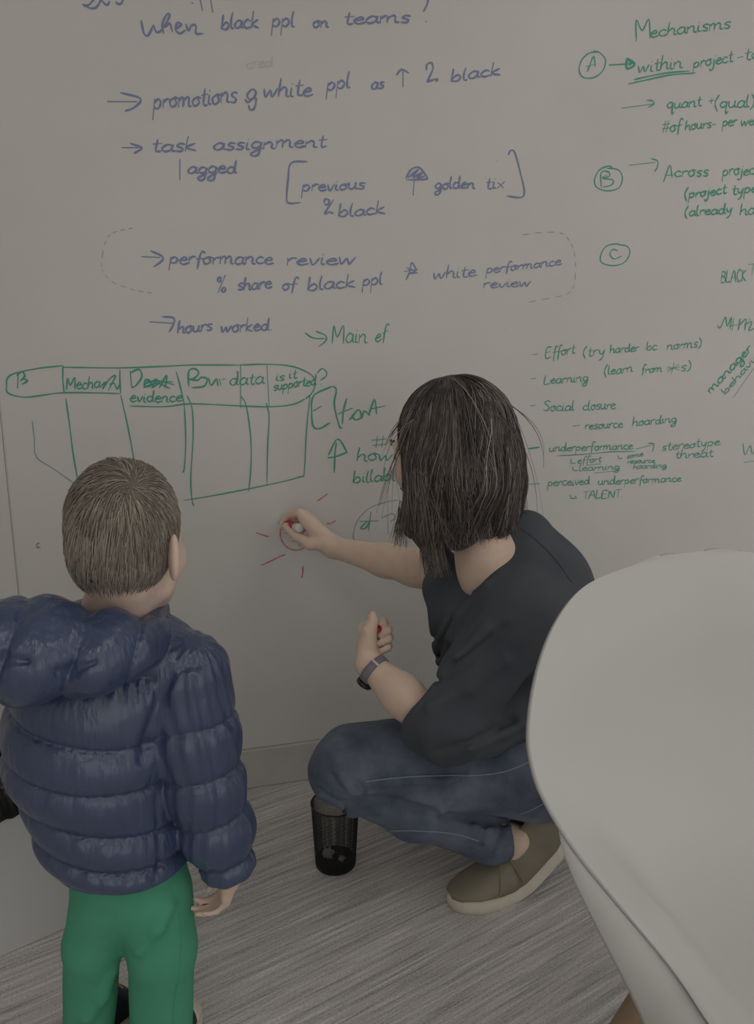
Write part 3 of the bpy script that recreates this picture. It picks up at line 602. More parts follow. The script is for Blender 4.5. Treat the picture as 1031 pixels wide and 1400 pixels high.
def nail(p, dr, out, parent, sc=1.0, m_='nail'):
    dr = nrm(dr); out = nrm(out-dr*(out @ dr)); sd = np.cross(dr, out); v = []
    for a in np.linspace(-1, 1, 5):
        for b in np.linspace(-1, 1, 5): v.append(p+dr*(b*.0052*sc)+sd*(a*.0044*sc)+out*(.0072*sc-.0022*sc*a*a-.0012*sc*max(b, 0)**2))
    mesh_obj('finger_nail', v, grid_faces(5, 5), M[m_], parent)
nail(V(508.5, 840, 1.385), cv(0, 1, .1), cv(-.95, .1, -.25), root, .9)
nail(V(390, 719, 1.79), cv(-.8, .5, .5), cv(-.3, -.5, -.8), root, .85)

# shirt
sh = S()
sh.c(chest, belly, .112, .108, k=.06).c(belly, V(742, 990, 1.49), .108, .128, k=.06)
sh.c(V(738, 795, 1.43), chest, .088, .108, k=.07)
sh.c(V(652, 850, 1.46), V(668, 900, 1.47), .075, .085, k=.05)                      # bust and front
sh.c(V(748, 830, 1.42), V(770, 930, 1.47), .085, .10, k=.06)
sh.chain([V(712, 785, 1.43), SL, SL+(EL-SL)*.55], [.068, .066, .066], .05)
sh.chain([V(700, 780, 1.47), SR, SR+(ER-SR)*.3], [.062, .058, .054], .04)
sh.c(V(622, 822, 1.50), V(640, 880, 1.49), .055, .065, k=.05).c(V(600, 800, 1.52), V(612, 775, 1.53), .030, .022, k=.03).c(V(606, 775, 1.53), V(602, 748, 1.51), .022, .020, k=.02)
slv = S().chain([SL, SL+(EL-SL)*.5, EL+cv(.012, .012, 0), EL+cv(-.015, .004, .02)], [.066, .066, .068, .060], .02)
slv.c(EL+cv(.03, -.005, 0), V(660, 1000, 1.33), .05, .05, k=.04)
axis = nrm(WL-EL); slv.cut(half(EL+axis*.045, axis)); slv.sub(lambda P: cone(P, EL+axis*.012, EL+axis*.12, .040, .050), .004)
sh.g(slv, .03).c(V(700, 975, 1.37), V(720, 955, 1.42), .055, .07, k=.04)
# folds running from the neckline and the armpit
def ridge(o, f, pts, r, k=.02, lift=0.):
    q = [hit(f, *p) for p in pts]; 
    for a, b in zip(q[:-1], q[1:]): o.c(a-nrm(ray(*pts[0]))*(r*.4), b-nrm(ray(*pts[0]))*(r*.4), r, r, k=k)
base_sh = S(); base_sh.l = list(sh.l)
for pts, r_ in ((((598, 872), (630, 838), (665, 800)), .004), (((592, 925), (625, 902), (665, 862)), .0045), (((588, 968), (640, 940), (690, 905)), .004), (((640, 1020), (690, 1000), (720, 985)), .0045), (((600, 905), (615, 870), (622, 840)), .003)):
    ridge(sh, base_sh, pts, r_, .022)
nk0, nk1 = V(640, 742, 1.30), V(612, 738, 1.56)
sh.c(V(738, 795, 1.43), V(720, 730, 1.43), .076, .047, k=.04)
cutn = S().chain([V(634, 746, 1.28), V(642, 736, 1.44)], [.045, .053], .02).c(V(612, 757, 1.33), V(620, 752, 1.46), .028, .034, k=.02)
cutn.c(V(662, 716, 1.34), V(660, 700, 1.5), .036, .036, k=.02)
sh.sub(cutn, .006)
for pts, r_, k_ in ((((620, 815), (600, 850), (590, 885)), .003, .016), (((640, 815), (612, 862), (596, 912)), .003, .018), (((690, 860), (640, 900), (600, 925)), .0025, .02), (((575, 935), (600, 930), (640, 910)), .002, .014), (((600, 1028), (650, 1012), (700, 985)), .003, .018)): groove(sh, base_sh, pts, r_, k_)
sh2 = lambda P: sh(P)+.0028*wob(P, 34, 3)
lo = np.min([EL, SR, chest], 0)-.17; hi = np.max([PV, SR, chest, V(770, 740, 1.5)], 0)+.17; lo[2] = .38
surf('top', sh2, lo, hi, .0036, M['shirt'], root)


# jeans
jn = S().c(PV+cv(0, -.02, 0), HLp, .125, .112, k=.05).c(PV, HRp, .125, .11, k=.05)
jn.chain([HLp, HLp+(KL-HLp)*.5, KL+cv(.02, 0, 0)], [.110, .094, .074], .03)
jn.c(KL+cv(-.005, -.02, 0), KL+(AL-KL)*.12+cv(0, .0, 0), .063, .060, k=.012)
calf = S().chain([KL+cv(0, -.035, 0), KL+(AL-KL)*.4+cv(0, -.024, -.012), AL+cv(-.055, .014, -.008), AL+cv(-.02, -.006, 0)], [.052, .056, .046, .040], .03)
cf = AL-KL; cf = nrm(cf); calf.cut(half(AL+cf*.004, nrm(cf+cv(.1, -.35, 0)))); calf.sub(lambda P: cone(P, AL-cf*.03, AL+cf*.08, .034, .042), .003)
jn.g(calf, .004)
jn.chain([HRp, KR], [.105, .07], .03).c(KR, AR+(KR-AR)*.12, .06, .045, k=.01)
jb = S(); jb.l = list(jn.l)
for pts, r_ in ((((440, 1085), (470, 1100), (498, 1094)), .006), (((465, 1060), (482, 1080), (500, 1086)), .005), (((455, 1102), (480, 1112), (512, 1105)), .005), (((500, 1075), (530, 1068), (560, 1066)), .003), (((560, 1068), (610, 1067), (640, 1060)), .003),
                ((( 660, 1150), (668, 1135), (672, 1120)), .004), (((645, 1146), (650, 1130), (655, 1118)), .004), (((600, 1120), (604, 1105), (612, 1098)), .003), (((680, 1165), (690, 1150), (694, 1130)), .004), (((690, 1010), (720, 1020), (745, 1035)), .004)):
    ridge(jn, jb, pts, r_, .015)
for pts, r_, k_ in ((((478, 1098), (520, 1092), (570, 1104), (630, 1118), (690, 1124)), .005, .016), (((436, 1078), (458, 1094), (480, 1100)), .003, .012), (((452, 1060), (470, 1080), (490, 1094)), .0025, .010), (((450, 1104), (470, 1106), (492, 1098)), .0025, .010),
                    (((500, 1094), (496, 1080), (486, 1068)), .002, .010), (((668, 1126), (664, 1142), (656, 1156)), .0022, .008), (((684, 1130), (680, 1148), (674, 1164)), .0022, .008)): groove(jn, jb, pts, r_, k_)
jn2 = lambda P: jn(P)+.0022*wob(P, 55, 5)-.0022*np.abs(wob(P, 38, 44))**.5*wob(P, 90, 45)
lo = np.min([KL, AL, HLp], 0)-.13; hi = np.max([PV, HRp, AR, KR], 0)+.16
surf('jeans', jn2, lo, hi, .0036, M['jeans'], root)
def seam(name, f, pts, r, mt, parent, lift=.0008, sub=8):
    q = catmull(np.array(pts, float), sub); P = np.array([hit(f, *p) for p in q]); P = P-np.array([nrm(ray(*p)) for p in q])*lift
    return tube(name, P, r, mt, parent, 5)
seam('side_seam', jn2, [(500, 1069), (520, 1066), (560, 1062), (610, 1060), (650, 1060), (690, 1055), (728, 1040)], .0012, M['stitch'], root)
seam('side_seam', jn2, [(470, 1132), (520, 1136), (570, 1136), (620, 1140), (655, 1150)], .001, M['stitch'], root)
seam('hem_seam', jn2, [(712, 1113), (725, 1108), (745, 1098)], .001, M['stitch'], root)

seam('shoulder_seam', sh2, [(712, 722), (738, 742), (762, 768), (782, 796)], .0006, M['shirt'], root)
# hair of the woman: a bob falling forward over the near cheek
hv = S().e(HL_(0, -.030, .034), A(.092, .108, .106), HR_).e(V(640, 650, 1.44), A(.086, .09, .11), None, .04)
hv.c(V(655, 640, 1.42), V(662, 700, 1.42), .072, .060, k=.04).c(V(600, 640, 1.37), V(588, 722, 1.37), .052, .030, k=.04)
hv.c(V(690, 660, 1.45), V(693, 700, 1.45), .034, .020, k=.03)
hv.c(V(573, 650, 1.385), V(562, 722, 1.40), .018, .008, k=.02)
hv.c(V(640, 660, 1.35), V(625, 725, 1.36), .055, .030, k=.03)
hv.c(V(594, 720, 1.37), V(592, 758, 1.38), .022, .010, k=.02)
hv.sub(S().c(HL_(.004, .075, .152), HL_(.004, -.03, .150), .010, k=.01), .022)
facecut = S().e(HL_(.0, .122, -.045), A(.10, .082, .130), HR_)
hvc = S().g(hv).sub(facecut, .012)
hs = lambda P: hvc(P)+.0045*wob(P*A(1, 1, .15), 85, 8)+.003*wob(P*A(1, 1, .3), 40, 18)
surf('hair', hs, hc-A(.24, .24, .27), hc+A(.24, .24, .2), .004, M['hair'], root)
ho = bpy.data.objects[-1] if False else [o for o in root.children if o.name.startswith('hair')][0]
N = 5200; crown = HL_(.0, -.02, .125); K = 17
# roots spread over the top, either side of the parting
q = rng.normal(size=(N*3, 3)); q /= np.linalg.norm(q, axis=1)[:, None]; q = q[(q @ wu) > -.05][:N]; N = len(q)
P = curtain(hvc, hc+q*.12*1.02, 0, .001); P = curtain(hvc, P, 0, .001)
part = HR_[0]; paths = [P]; lay = rng.uniform(-.004, .004, N)+.005*np.maximum(wob(P, 70, 41), -.3); seed_w = rng.normal(size=(N, 3))*.12; clump = wob(P, 55, 4)[:, None]*.38
L_ = rng.uniform(.16, .30, N); vel = None
for k in range(K-1):
    away = P-crown; away -= np.outer(away @ wu, wu); away /= np.linalg.norm(away, axis=1)[:, None]+1e-6
    n_ = grad(hvc, P, .003); t = -ZZ[None]*1.0+away*(.9 if k < 4 else .12)+seed_w+clump*RT
    t -= n_*np.einsum('ij,ij->i', t, n_)[:, None]; t /= np.linalg.norm(t, axis=1)[:, None]+1e-6
    vel = t if vel is None else vel*.45+t*.55
    P = P+vel*(L_/K)[:, None]; d = hvc(P); tgt = lay*min(1, k/4)+.0015
    near = d < .02; P = P-np.where(near[:, None], grad(hvc, P, .003)*(d-tgt)[:, None]*.8, 0); paths.append(P)
paths = np.stack(paths, 1)
ok = np.ones(N, bool)
rr = np.linspace(1, .35, K)[None]*rng.uniform(.0007, .0013, N)[:, None]
tone = np.clip(rng.beta(1.0, 5.0, N)*1.25+.45*wob(paths[:, 0]*A(1, 1, .3), 95, 9), 0, 1)
tag(strands('hair_strands', paths, rr, M['hair'], ho, tone), kind='stuff')
# loose ends over the cheek and below the hem of the bob
ends = []
def lock(x0, y0, x1, y1, hd, n_, spr, rnd=6, bend=0):
    for _ in range(n_):
        a = A(x0+rng.uniform(-spr, spr), y0+rng.uniform(-6, 6)); b = A(x1+rng.normal()*spr*.8, y1+rng.uniform(-rnd, rnd)); h = hd+rng.uniform(-.015, .015)
        mid = (a+b)/2+A(bend+rng.normal()*2, 0); ts = np.linspace(0, 1, K)
        ends.append([V(*((1-t)**2*a+2*t*(1-t)*mid+t*t*b), h) for t in ts])
lock(560, 640, 552, 735, 1.37, 60, 6, 14, 2); lock(566, 650, 545, 740, 1.38, 40, 5, 14, -4); lock(575, 690, 590, 785, 1.36, 80, 8, 12, -6); lock(590, 700, 600, 782, 1.35, 80, 10, 10, -2)
lock(610, 690, 612, 745, 1.34, 90, 10, 10); lock(640, 690, 636, 742, 1.34, 110, 14, 8); lock(665, 690, 660, 738, 1.36, 90, 12, 8); lock(695, 680, 688, 732, 1.39, 90, 10, 8, 4)
lock(553, 590, 556, 660, 1.40, 26, 3, 10, -3); lock(553, 570, 530, 610, 1.44, 8, 3, 8, -6); lock(548, 690, 538, 742, 1.40, 14, 4, 8); lock(600, 540, 545, 600, 1.44, 12, 8, 10, -10)
for _ in range(70):
    a_ = rng.uniform(0, 1); x0 = 560+140*a_; y0 = 560-28*math.sin(math.pi*a_)+rng.uniform(-6, 20); x1 = x0+(a_-.45)*rng.uniform(20, 110); y1 = y0+rng.uniform(40, 170)
    A0, B0 = A(x0, y0), A(x1, y1); M0 = (A0+B0)/2+A((a_-.45)*rng.uniform(20, 70), -rng.uniform(0, 18)); h = 1.40+.06*rng.uniform(-1, 1)
    ts = np.linspace(0, 1, K); ends.append([V(*((1-t)**2*A0+2*t*(1-t)*M0+t*t*B0), h) for t in ts])
lock(700, 610, 718, 715, 1.42, 10, 6, 14, 10); lock(552, 600, 520, 700, 1.42, 5, 4, 10, -8)
ends = np.array(ends); n_ = len(ends)
tag(strands('loose_hair', ends, np.linspace(1, .3, K)[None]*rng.uniform(.0006, .0012, n_)[:, None], M['hair'], ho, np.clip(rng.beta(2, 3.5, n_), 0, 1)), kind='stuff')

# shoes: a flat shoe in its own frame, bent at the ball of the foot
def shoe(parent, heel_pt, toe_dir, lift, bend_s, L=.27, mats=('suede', 'sole'), bandmt='lining', high=.11, cap=False):
    """heel_pt = toe end on the ground; toe_dir points to the toe; the rear is lifted by the angle lift"""
    td = nrm(A(toe_dir[0], toe_dir[1], 0)); sd = np.cross(ZZ, td)
    def place(s_, y, z):                              # s_ from 0 at the heel to 1 at the toe
        a = (1-s_)*L; b0 = bend_s*L; R_ = .10
        if a <= b0: X, Zc, th = a, 0, 0
        else:
            th = min((a-b0)/R_, lift); X = b0+R_*math.sin(th); Zc = R_*(1-math.cos(th)); rest = (a-b0)-R_*th
            if th >= lift: X += rest*math.cos(lift); Zc += rest*math.sin(lift)
        return heel_pt-td*(X-z*math.sin(th)*1.0*-1*0)-td*0+sd*y+ZZ*Zc+(ZZ*math.cos(th)+td*math.sin(th))*z-ZZ*0
    def wid(s_): return .5*np.interp(s_, [0, .04, .12, .3, .5, .68, .82, .93, .98, 1], [.0, .035, .058, .064, .068, .092, .092, .068, .036, .0])
    ss = 1-(1-np.cos(np.linspace(0, math.pi, 40)))/2; ss = ss[::-1]
    ring = [(s_, wid(s_)) for s_ in ss]; outl = [(s_, w_) for s_, w_ in ring]+[(s_, -w_) for s_, w_ in ring[::-1][1:-1]]
    Vs = []; lev = [(.0, .90), (.004, .99), (.014, 1.03), (.028, 1.03), (.033, .97)]
    n = len(outl)
    for z, g in lev:
        for s_, w_ in outl: Vs.append(place(.5+(s_-.5)*(1+(g-1)*.4), w_*g, z))
    Fc = [tuple(int(q) for q in f) for f in grid_faces(len(lev), n, False, True)]+[tuple(range(n-1, -1, -1)), tuple((len(lev)-1)*n+q for q in range(n))]
    sole = mesh_obj('sole', Vs, Fc, M[mats[1]], parent)
    tp = lambda s_: np.interp(s_, [0, .1, .25, .38, .5, .65, .8, .92, 1.], [high*1.04, high*1.05, high+.003, high*.93, min(high*.88, .118), .094, .064, .046, .036])
    Vs = []; K1 = 17; S1 = np.linspace(.014, .982, 44)
    for s_ in S1:
        w_ = wid(s_)*.95; h = tp(s_); 
        for a in np.linspace(0, math.pi, K1):
            c_, z_ = math.cos(a), math.sin(a); p = .62 if s_ < .5 else .8
            yy = w_*.965*np.sign(c_)*abs(c_)**p*(1-.28*(z_**2 if s_ < .5 else 0)); Vs.append((s_, yy, .029+(h-.029)*z_**.75))
    top_open = [(i, j) for i in range(44) for j in range(K1)]
    P_ = [place(*v) for v in Vs]; Fc = []
    for i in range(43):
        for j in range(K1-1):
            if .05 < S1[i] < .28 and 5 <= j < 11: continue       # the collar opening
            Fc.append((i*K1+j, (i+1)*K1+j, (i+1)*K1+j+1, i*K1+j+1))
    if cap:
        cf2 = [f for f in Fc if f[0]//K1 >= 35]; Fc = [f for f in Fc if f[0]//K1 < 35]
        q_ = mesh_obj('toe_cap', P_, cf2, M['sole'], parent); bm_ = q_.modifiers.new('thick', 'SOLIDIFY'); bm_.thickness = .003; bm_.offset = -1
    Fc += [tuple(range(K1)), tuple(43*K1+q for q in range(K1-1, -1, -1))]
    up_ = mesh_obj('upper', P_, Fc, M[mats[0]], parent)
    so = up_.modifiers.new('thick', 'SOLIDIFY'); so.thickness = .0025; so.offset = -1
    def on(s_, a, lift_=.0015):
        w_ = wid(s_)*.97; h = tp(s_); c_, z_ = math.cos(a), math.sin(a); p = .62 if s_ < .5 else .8
        yy = w_*np.sign(c_)*abs(c_)**p*(1-.28*(z_**2 if s_ < .5 else 0)); return place(s_, yy*(1+lift_/.03), .024+(h-.024)*z_**.75+lift_)
    return place, on
toe_pt = F(612, 1240)
t = empty('shoe', (0, 0, 0), None, None); t.parent = root
toe_dir = nrm((F(612, 1240)-F(735, 1212))*A(1, 1, 0))
pl, on = shoe(t, toe_pt, toe_dir, math.radians(41), .40, L=.312, high=.140)
for s_, a0, a1 in ((.70, .15, math.pi-.15), ):
    tube('crease', [on(s_-.03*math.sin(a), a, .0005) for a in np.linspace(a0, a1, 20)], .0028, M['suede'], t, 6)
for side in (0, 1):                                   # the rear panel lapping over the front
    pts = [on(.36+.05*math.sin(a)+.09*(1-math.sin(a)), a if side == 0 else math.pi-a, .002) for a in np.linspace(.08, 1.15, 16)]
    tube('panel_edge', pts, .0026, M['suede'], t, 6)
t2 = empty('shoe', (0, 0, 0), None, None); t2.parent = root
shoe(t2, F(752, 1128)+A(0, 0, 0), cv(-1, 0, .25), math.radians(2), .5, L=.26)
# watch on the near wrist
wt = empty('wristwatch', (0, 0, 0), None, None); wt.parent = root; wt['label'] = 'wristwatch with a mauve grey strap, face on the outside of the wrist'
wa = nrm(WL-EL); wc = WL-wa*.016; wn = nrm(np.cross(wa, ZZ)); wb = np.cross(wn, wa); Vs = []
ns = 40
for i in range(ns):
    a = 2*math.pi*i/ns; rd = wn*math.cos(a)+wb*math.sin(a)
    for r_, z_ in ((.0275, -.008), (.0308, -.0075), (.0314, 0), (.0308, .0075), (.0275, .008)): Vs.append(wc+rd*r_*(1+.06*math.cos(2*a))+wa*z_)
mesh_obj('strap', Vs, grid_faces(ns, 5, True, False), M['watch'], wt)
fd = nrm(cv(-.72, -.62, .1)-wa*(cv(-.72, -.62, .1) @ wa)); fs = np.cross(wa, fd)
Vs = []
for z_, g in ((.0285, .8), (.030, 1), (.0355, 1), (.0375, .85)):
    for i in range(24):
        a = 2*math.pi*i/24; Vs.append(wc+fd*z_+(wa*math.cos(a)*.016+fs*math.sin(a)*.019)*g)
mesh_obj('case', Vs, [tuple(int(q) for q in f) for f in grid_faces(4, 24, False, True)]+[tuple(72+q for q in range(24))], M['dark'], wt)
kd = nrm(cv(.2, .75, -.9)-wa*(cv(.2, .75, -.9) @ wa)); ks = np.cross(wa, kd)
v = [wc+kd*r_+ks*a+wa*b for r_ in (.0300, .0330) for a in (-.002, .002) for b in (-.009, .009)]
mesh_obj('strap_keeper', v, [(0, 1, 3, 2), (4, 6, 7, 5), (0, 4, 5, 1), (2, 3, 7, 6), (0, 2, 6, 4), (1, 5, 7, 3)], M['silver'], wt, False)
for i in range(9):
    a = math.radians(100+i*9); rd = nrm(wn*math.cos(a)+wb*math.sin(a))
# the marker and its cap
mk = empty('marker', tipm+dm*.06-A(0, 0, .01), 'white whiteboard marker with red label held in the writing hand against the board', 'marker')
tube('nib', [tipm, tipm+dm*.006, tipm+dm*.007], [.0012, .0022, .0022], M['marker_red'], mk, 12)
tube('barrel', [tipm+dm*a for a in (.007, .009, .018, .020, .084, .086)], [.0038, .0045, .0055, .0085, .0088, .0088], M['marker_white'], mk, 20)
tube('label_band', [tipm+dm*a for a in (.0395, .040, .0835, .084)], [.0086, .0091, .0091, .0088], M['marker_red'], mk, 20)
tube('end_plug', [tipm+dm*a for a in (.085, .086, .104, .106, .107, .1071, .1072)], [.0091, .0102, .0104, .0098, .0075, .006, .0005], M['marker_white'], mk, 20)
capp = V(515.5, 858.5, 1.388); cdir = nrm(cv(.25, .15, -.95))
ck = tube('red_lid', [capp-cdir*.03, capp-cdir*.028, capp+cdir*.008, capp+cdir*.010], [.0055, .0072, .0076, .006], M['marker_red'], None, 16); centre_origin(ck)
tag(ck, 'small red marker cap gripped in the closed fist of the squatting person', 'lid')
# ------------------------------------------------------------------ the child
ch = empty('person', F(175, 1500), 'small child seen from behind in a navy puffer jacket and green trousers', 'person')
cf_, cu_ = nrm(cv(.27, -.10, .95)), nrm(cv(0, 1, .06)); cc = V(181, 748, 1.0)
ch_sdf, CL, CR = head(cc, cf_, cu_, .785, 1.3)
tf = nrm(cv(.42, 0, .9)); tr = np.cross(tf, ZZ)
nk = V(160, 838, 1.0); SLc, ELc, HLc = V(62, 915, 1.06), V(70, 1040, 1.15), V(140, 1000, 1.30)
SRc, ERc, WRc = V(252, 925, 1.0), V(276, 1060, .985), V(315, 1197, .985)
hip = V(172, 1200, 1.0); LL, RL = V(126, 1290, .985), V(222, 1295, .985)
Lf, Rf = F(122, 1458), F(222, 1475)
hC, tC, thC = hand(WRc, cv(-.30, -.93, .05), cv(-.92, .10, -.36), False, .50, [(38, 46, 26), (36, 44, 24), (32, 40, 22), (34, 38, 20)], [(.010, .02, .012), (.04, .036, .022), (.062, .036, .034), (.08, .03, .04)], spread=.02, fat=1.12)
cb = S().chain([V(150, 930, 1.02), V(150, 1100, 1.02), hip], [.085, .08, .068], .05)
cb.chain([nk+A(0, 0, -.06), nk, CL(0, -.025, -.05)], [.045, .040, .043], .03)
cb.chain([SLc, ELc, HLc], [.03, .028, .022], .02).chain([SRc, ERc, WRc], [.03, .027, .0175], .015)
cb.chain([hip, LL, Lf+A(0, 0, .06)], [.05, .03, .022], .03).chain([hip, RL, Rf+A(0, 0, .06)], [.05, .03, .022], .03)
cb.e(CL(0, -.03, .05), A(.068, .075, .080)*.80, CR, .02)
hL2, _t, _u = hand(HLc, HLc-ELc, cv(.8, -.2, .4), True, .56, [(34, 40, 24), (34, 42, 24), (36, 42, 24), (38, 42, 22)], [(.010, .02, .012), (.04, .036, .022), (.062, .036, .034), (.08, .03, .04)], spread=.02, fat=1.1)
cb.g(ch_sdf, .015).g(hC, .01).g(hL2, .01)
pts = np.array([cc, SLc, WRc, Lf, Rf, HLc]); lo = pts.min(0)-.17; hi = pts.max(0)+.17; lo[2] = .03
surf('body', cb, lo, hi, .0034, M['child_skin'], ch)
for x in (-1, 1):
    v, fc = tube_geo([CL(.0305*x, .078, .006), CL(.0305*x, .0905, .006)], [.009, .004], 12); o = mesh_obj('eye', v, fc, M['eye'], ch)
    mesh_obj('iris', *tube_geo([CL(.0305*x, .0902, .006), CL(.0305*x, .0912, .006)], [.005, .0045], 12), M['iris'], o)
joined('lips', [tube_geo([CL(-.018, .098, -.059), CL(0, .1035, -.056), CL(.018, .098, -.059)], [.002, .004, .002], 8), tube_geo([CL(-.016, .097, -.0615), CL(0, .1015, -.066), CL(.016, .097, -.0615)], [.002, .004, .002], 8)], M['lip'], ch)
# trousers
tz = S().e(V(174, 1175, 1.0), A(.082, .080, .085), None)
tz.chain([V(148, 1225, .985), LL, Lf+A(0, 0, .03)], [.054, .041, .038], .015)
rl = S().chain([V(208, 1225, .985), RL, Rf+A(0, 0, .03)], [.058, .048, .045], .015); tz.g(rl, .018)
tz.cut(half(A(0, 0, .022), (0, 0, -1)))
tb = S(); tb.l = list(tz.l)
for pp, r_ in ((((190, 1300), (215, 1270), (232, 1240)), .003), (((120, 1390), (140, 1360), (152, 1330)), .003)): ridge(tz, tb, pp, r_, .02)
tz2 = lambda P: tz(P)+.0025*wob(P*A(1, 1, .5), 45, 11)
surf('trousers', tz2, np.min([Lf, Rf, hip], 0)-.15, np.max([Lf, Rf, V(172, 1180, 1.0)], 0)+A(.13, .15, .13), .0034, M['green'], ch)
tube('trouser_seam', np.array([hit(tz2, *q) for q in catmull(A(*sum(((243, 1232), (246, 1270), (247, 1300), (243, 1340), (238, 1370), (237, 1399)), ())).reshape(-1, 2), 6)]), .0009, M['green'], ch, 5)
# jacket body: quilted rings
zs = [V(180, y, .90)[2] for y in (930, 1013, 1046, 1106, 1168, 1214)]
zs = [zs[0]+.05, zs[0]-.01]+[V(175, y, .89)[2] for y in (1040, 1103, 1166, 1212)]
zl = np.array(sorted(zs+[zs[0]+.09, zs[-1]-.035]))
def puff(t, levels, amp, base=0.0):
    i = np.clip(np.searchsorted(levels, t)-1, 0, len(levels)-2); u = np.clip((t-levels[i])/(levels[i+1]-levels[i]), 0, 1)
    return amp*np.sqrt(np.maximum(np.sin(math.pi*u), 0)+1e-6)
jk = S().chain([V(150, 905, 1.02), V(140, 950, 1.015), V(136, 1015, 1.01), V(158, 1120, 1.005), V(171, 1180, 1.0), V(178, 1240, 1.0)], [.085, .105, .111, .092, .080, .076], .03)
jk.c(V(90, 915, 1.04), V(215, 915, 1.01), .055, .055, k=.05)
tor = lambda P: (lambda d, zz: d-puff(zz, zl, .013)-.0016*np.sin(np.arctan2((P-cc) @ tf, (P-cc) @ tr)*30+9*wob(P, 20, 2))*(.5+.9*wob(P, 14, 22))*np.exp(-((np.abs(np.interp(zz, zl, np.arange(len(zl)))%1-.82))/.18)**2))(jk(P), P[:, 2]+.20*((P-V(175, 1040, .89)) @ RT)+.006*wob(P, 14, 6))
hem_z = V(175, 1229, .905)[2]
torso = S().g(tor).cut(half(A(0, 0, hem_z), (0, 0, -1)), .004).sub(lambda P: cone(P, A(*(hip[:2]), hem_z-.1), A(*(hip[:2]), hem_z+.03), .070, .060), .004)
arm_len = [np.linalg.norm(ERc-SRc), np.linalg.norm(WRc-ERc)]
def along(P, pts):
    best = None; s0 = 0
    for a, b in zip(pts[:-1], pts[1:]):
        ba = b-a; L = np.linalg.norm(ba); t = np.clip((P-a) @ ba/L**2, 0, 1); d = np.linalg.norm(P-a-t[:, None]*ba, axis=1)
        s_ = s0+t*L; best = (d, s_) if best is None else (np.minimum(d, best[0]), np.where(d < best[0], s_, best[1])); s0 += L
    return best[1]
slR = S().chain([SRc, SRc+(ERc-SRc)*.5, ERc, ERc+(WRc-ERc)*.5, WRc+cv(-.002, .015, 0)], [.055, .050, .044, .039, .030], .03)
sl_levels = np.array([-.05, .055, .118, .178, .24, .272, .30, .36])*(sum(arm_len)/.27)
slRf = lambda P: slR(P)-(lambda s_: puff(s_+.25*((P-SRc) @ (RT*-.0+FH*.25))*.6+.004*wob(P, 30, 7), sl_levels, .010)+.0010*np.sin(np.arctan2((P-ERc) @ RT, (P-ERc) @ FH)*14+8*wob(P, 25, 2)))(along(P, [SRc, ERc, WRc]))
slv2 = S().g(slRf); ad = nrm(WRc-ERc); slv2.cut(half(WRc-ad*.004, ad), .004).sub(lambda P: cone(P, WRc-ad*.025, WRc+ad*.04, .022, .026), .003)
slL = S().chain([SLc, ELc, HLc+(ELc-HLc)*.22], [.054, .047, .030], .03).cut(half(HLc+(ELc-HLc)*.08, HLc-ELc), .004)
slLf = lambda P: slL(P)-puff(along(P, [SLc, ELc, HLc]), sl_levels, .010)
jacket = S().g(torso).g(slv2, .006).g(slLf, .006)
# hood and collar
hd = S().e(V(42, 888, .885), A(.078, .075, .062), None).e(V(122, 893, .895), A(.066, .058, .050), np.stack([nrm(cv(.9, .1, .2)), nrm(cv(-.2, 0, .95)), ZZ]), .02)
hd.e(V(10, 890, .94), A(.06, .09, .06), None, .025)
hd.chain([V(165, 877, .92), V(198, 876, .96), V(209, 864, 1.03)], [.036, .027, .020], .02)
hd.chain([V(207, 852, .99), V(219, 834, 1.05)], [.014, .012], .01)
hd.chain([V(70, 872, .95), V(80, 862, 1.06), V(150, 864, 1.12), V(210, 850, 1.09)], [.030, .028, .024, .014], .02)
hb = S(); hb.l = list(hd.l)
for gp in (((4, 902), (45, 906), (90, 920), (130, 906)),): groove(hd, hb, gp, .006, .010)
h0 = V(60, 880, .885); h_lv = A(-.24, -.13, -.036, .042, .115, .165, .24)
hdw = lambda P: hd(P)-puff((P-h0) @ RT-.36*(P[:, 2]-h0[2])+.25*((P-h0) @ FH)+.005*wob(P, 30, 51), h_lv, .010)+.005-.0026*wob(P*A(1, 1, .5), 95, 12)-.004*wob(P, 28, 14)
jacket.g(hdw, .003)
jbase = S(); jbase.l = list(jacket.l)
for gp in (((270, 908), (248, 912), (228, 935), (212, 975), (200, 1010), (196, 1040)),): groove(jacket, jbase, gp, .004, .012)
for gp in (((214, 1090), (216, 1130), (217, 1170), (212, 1205)),): groove(jacket, jbase, gp, .002, .006)
jacket.sub(S().c(nk+A(0, 0, -.02), nk+A(0, 0, .12), .043, .05), .006)
pts = np.array([V(0, 880, .9), SLc, WRc, HLc, V(217, 836, 1.06)]); lo = pts.min(0)-.13; hi = pts.max(0)+.13; lo[2] = hem_z-.02
surf('puffer_jacket', jacket, lo, hi, .0029, M['nylon'], ch)
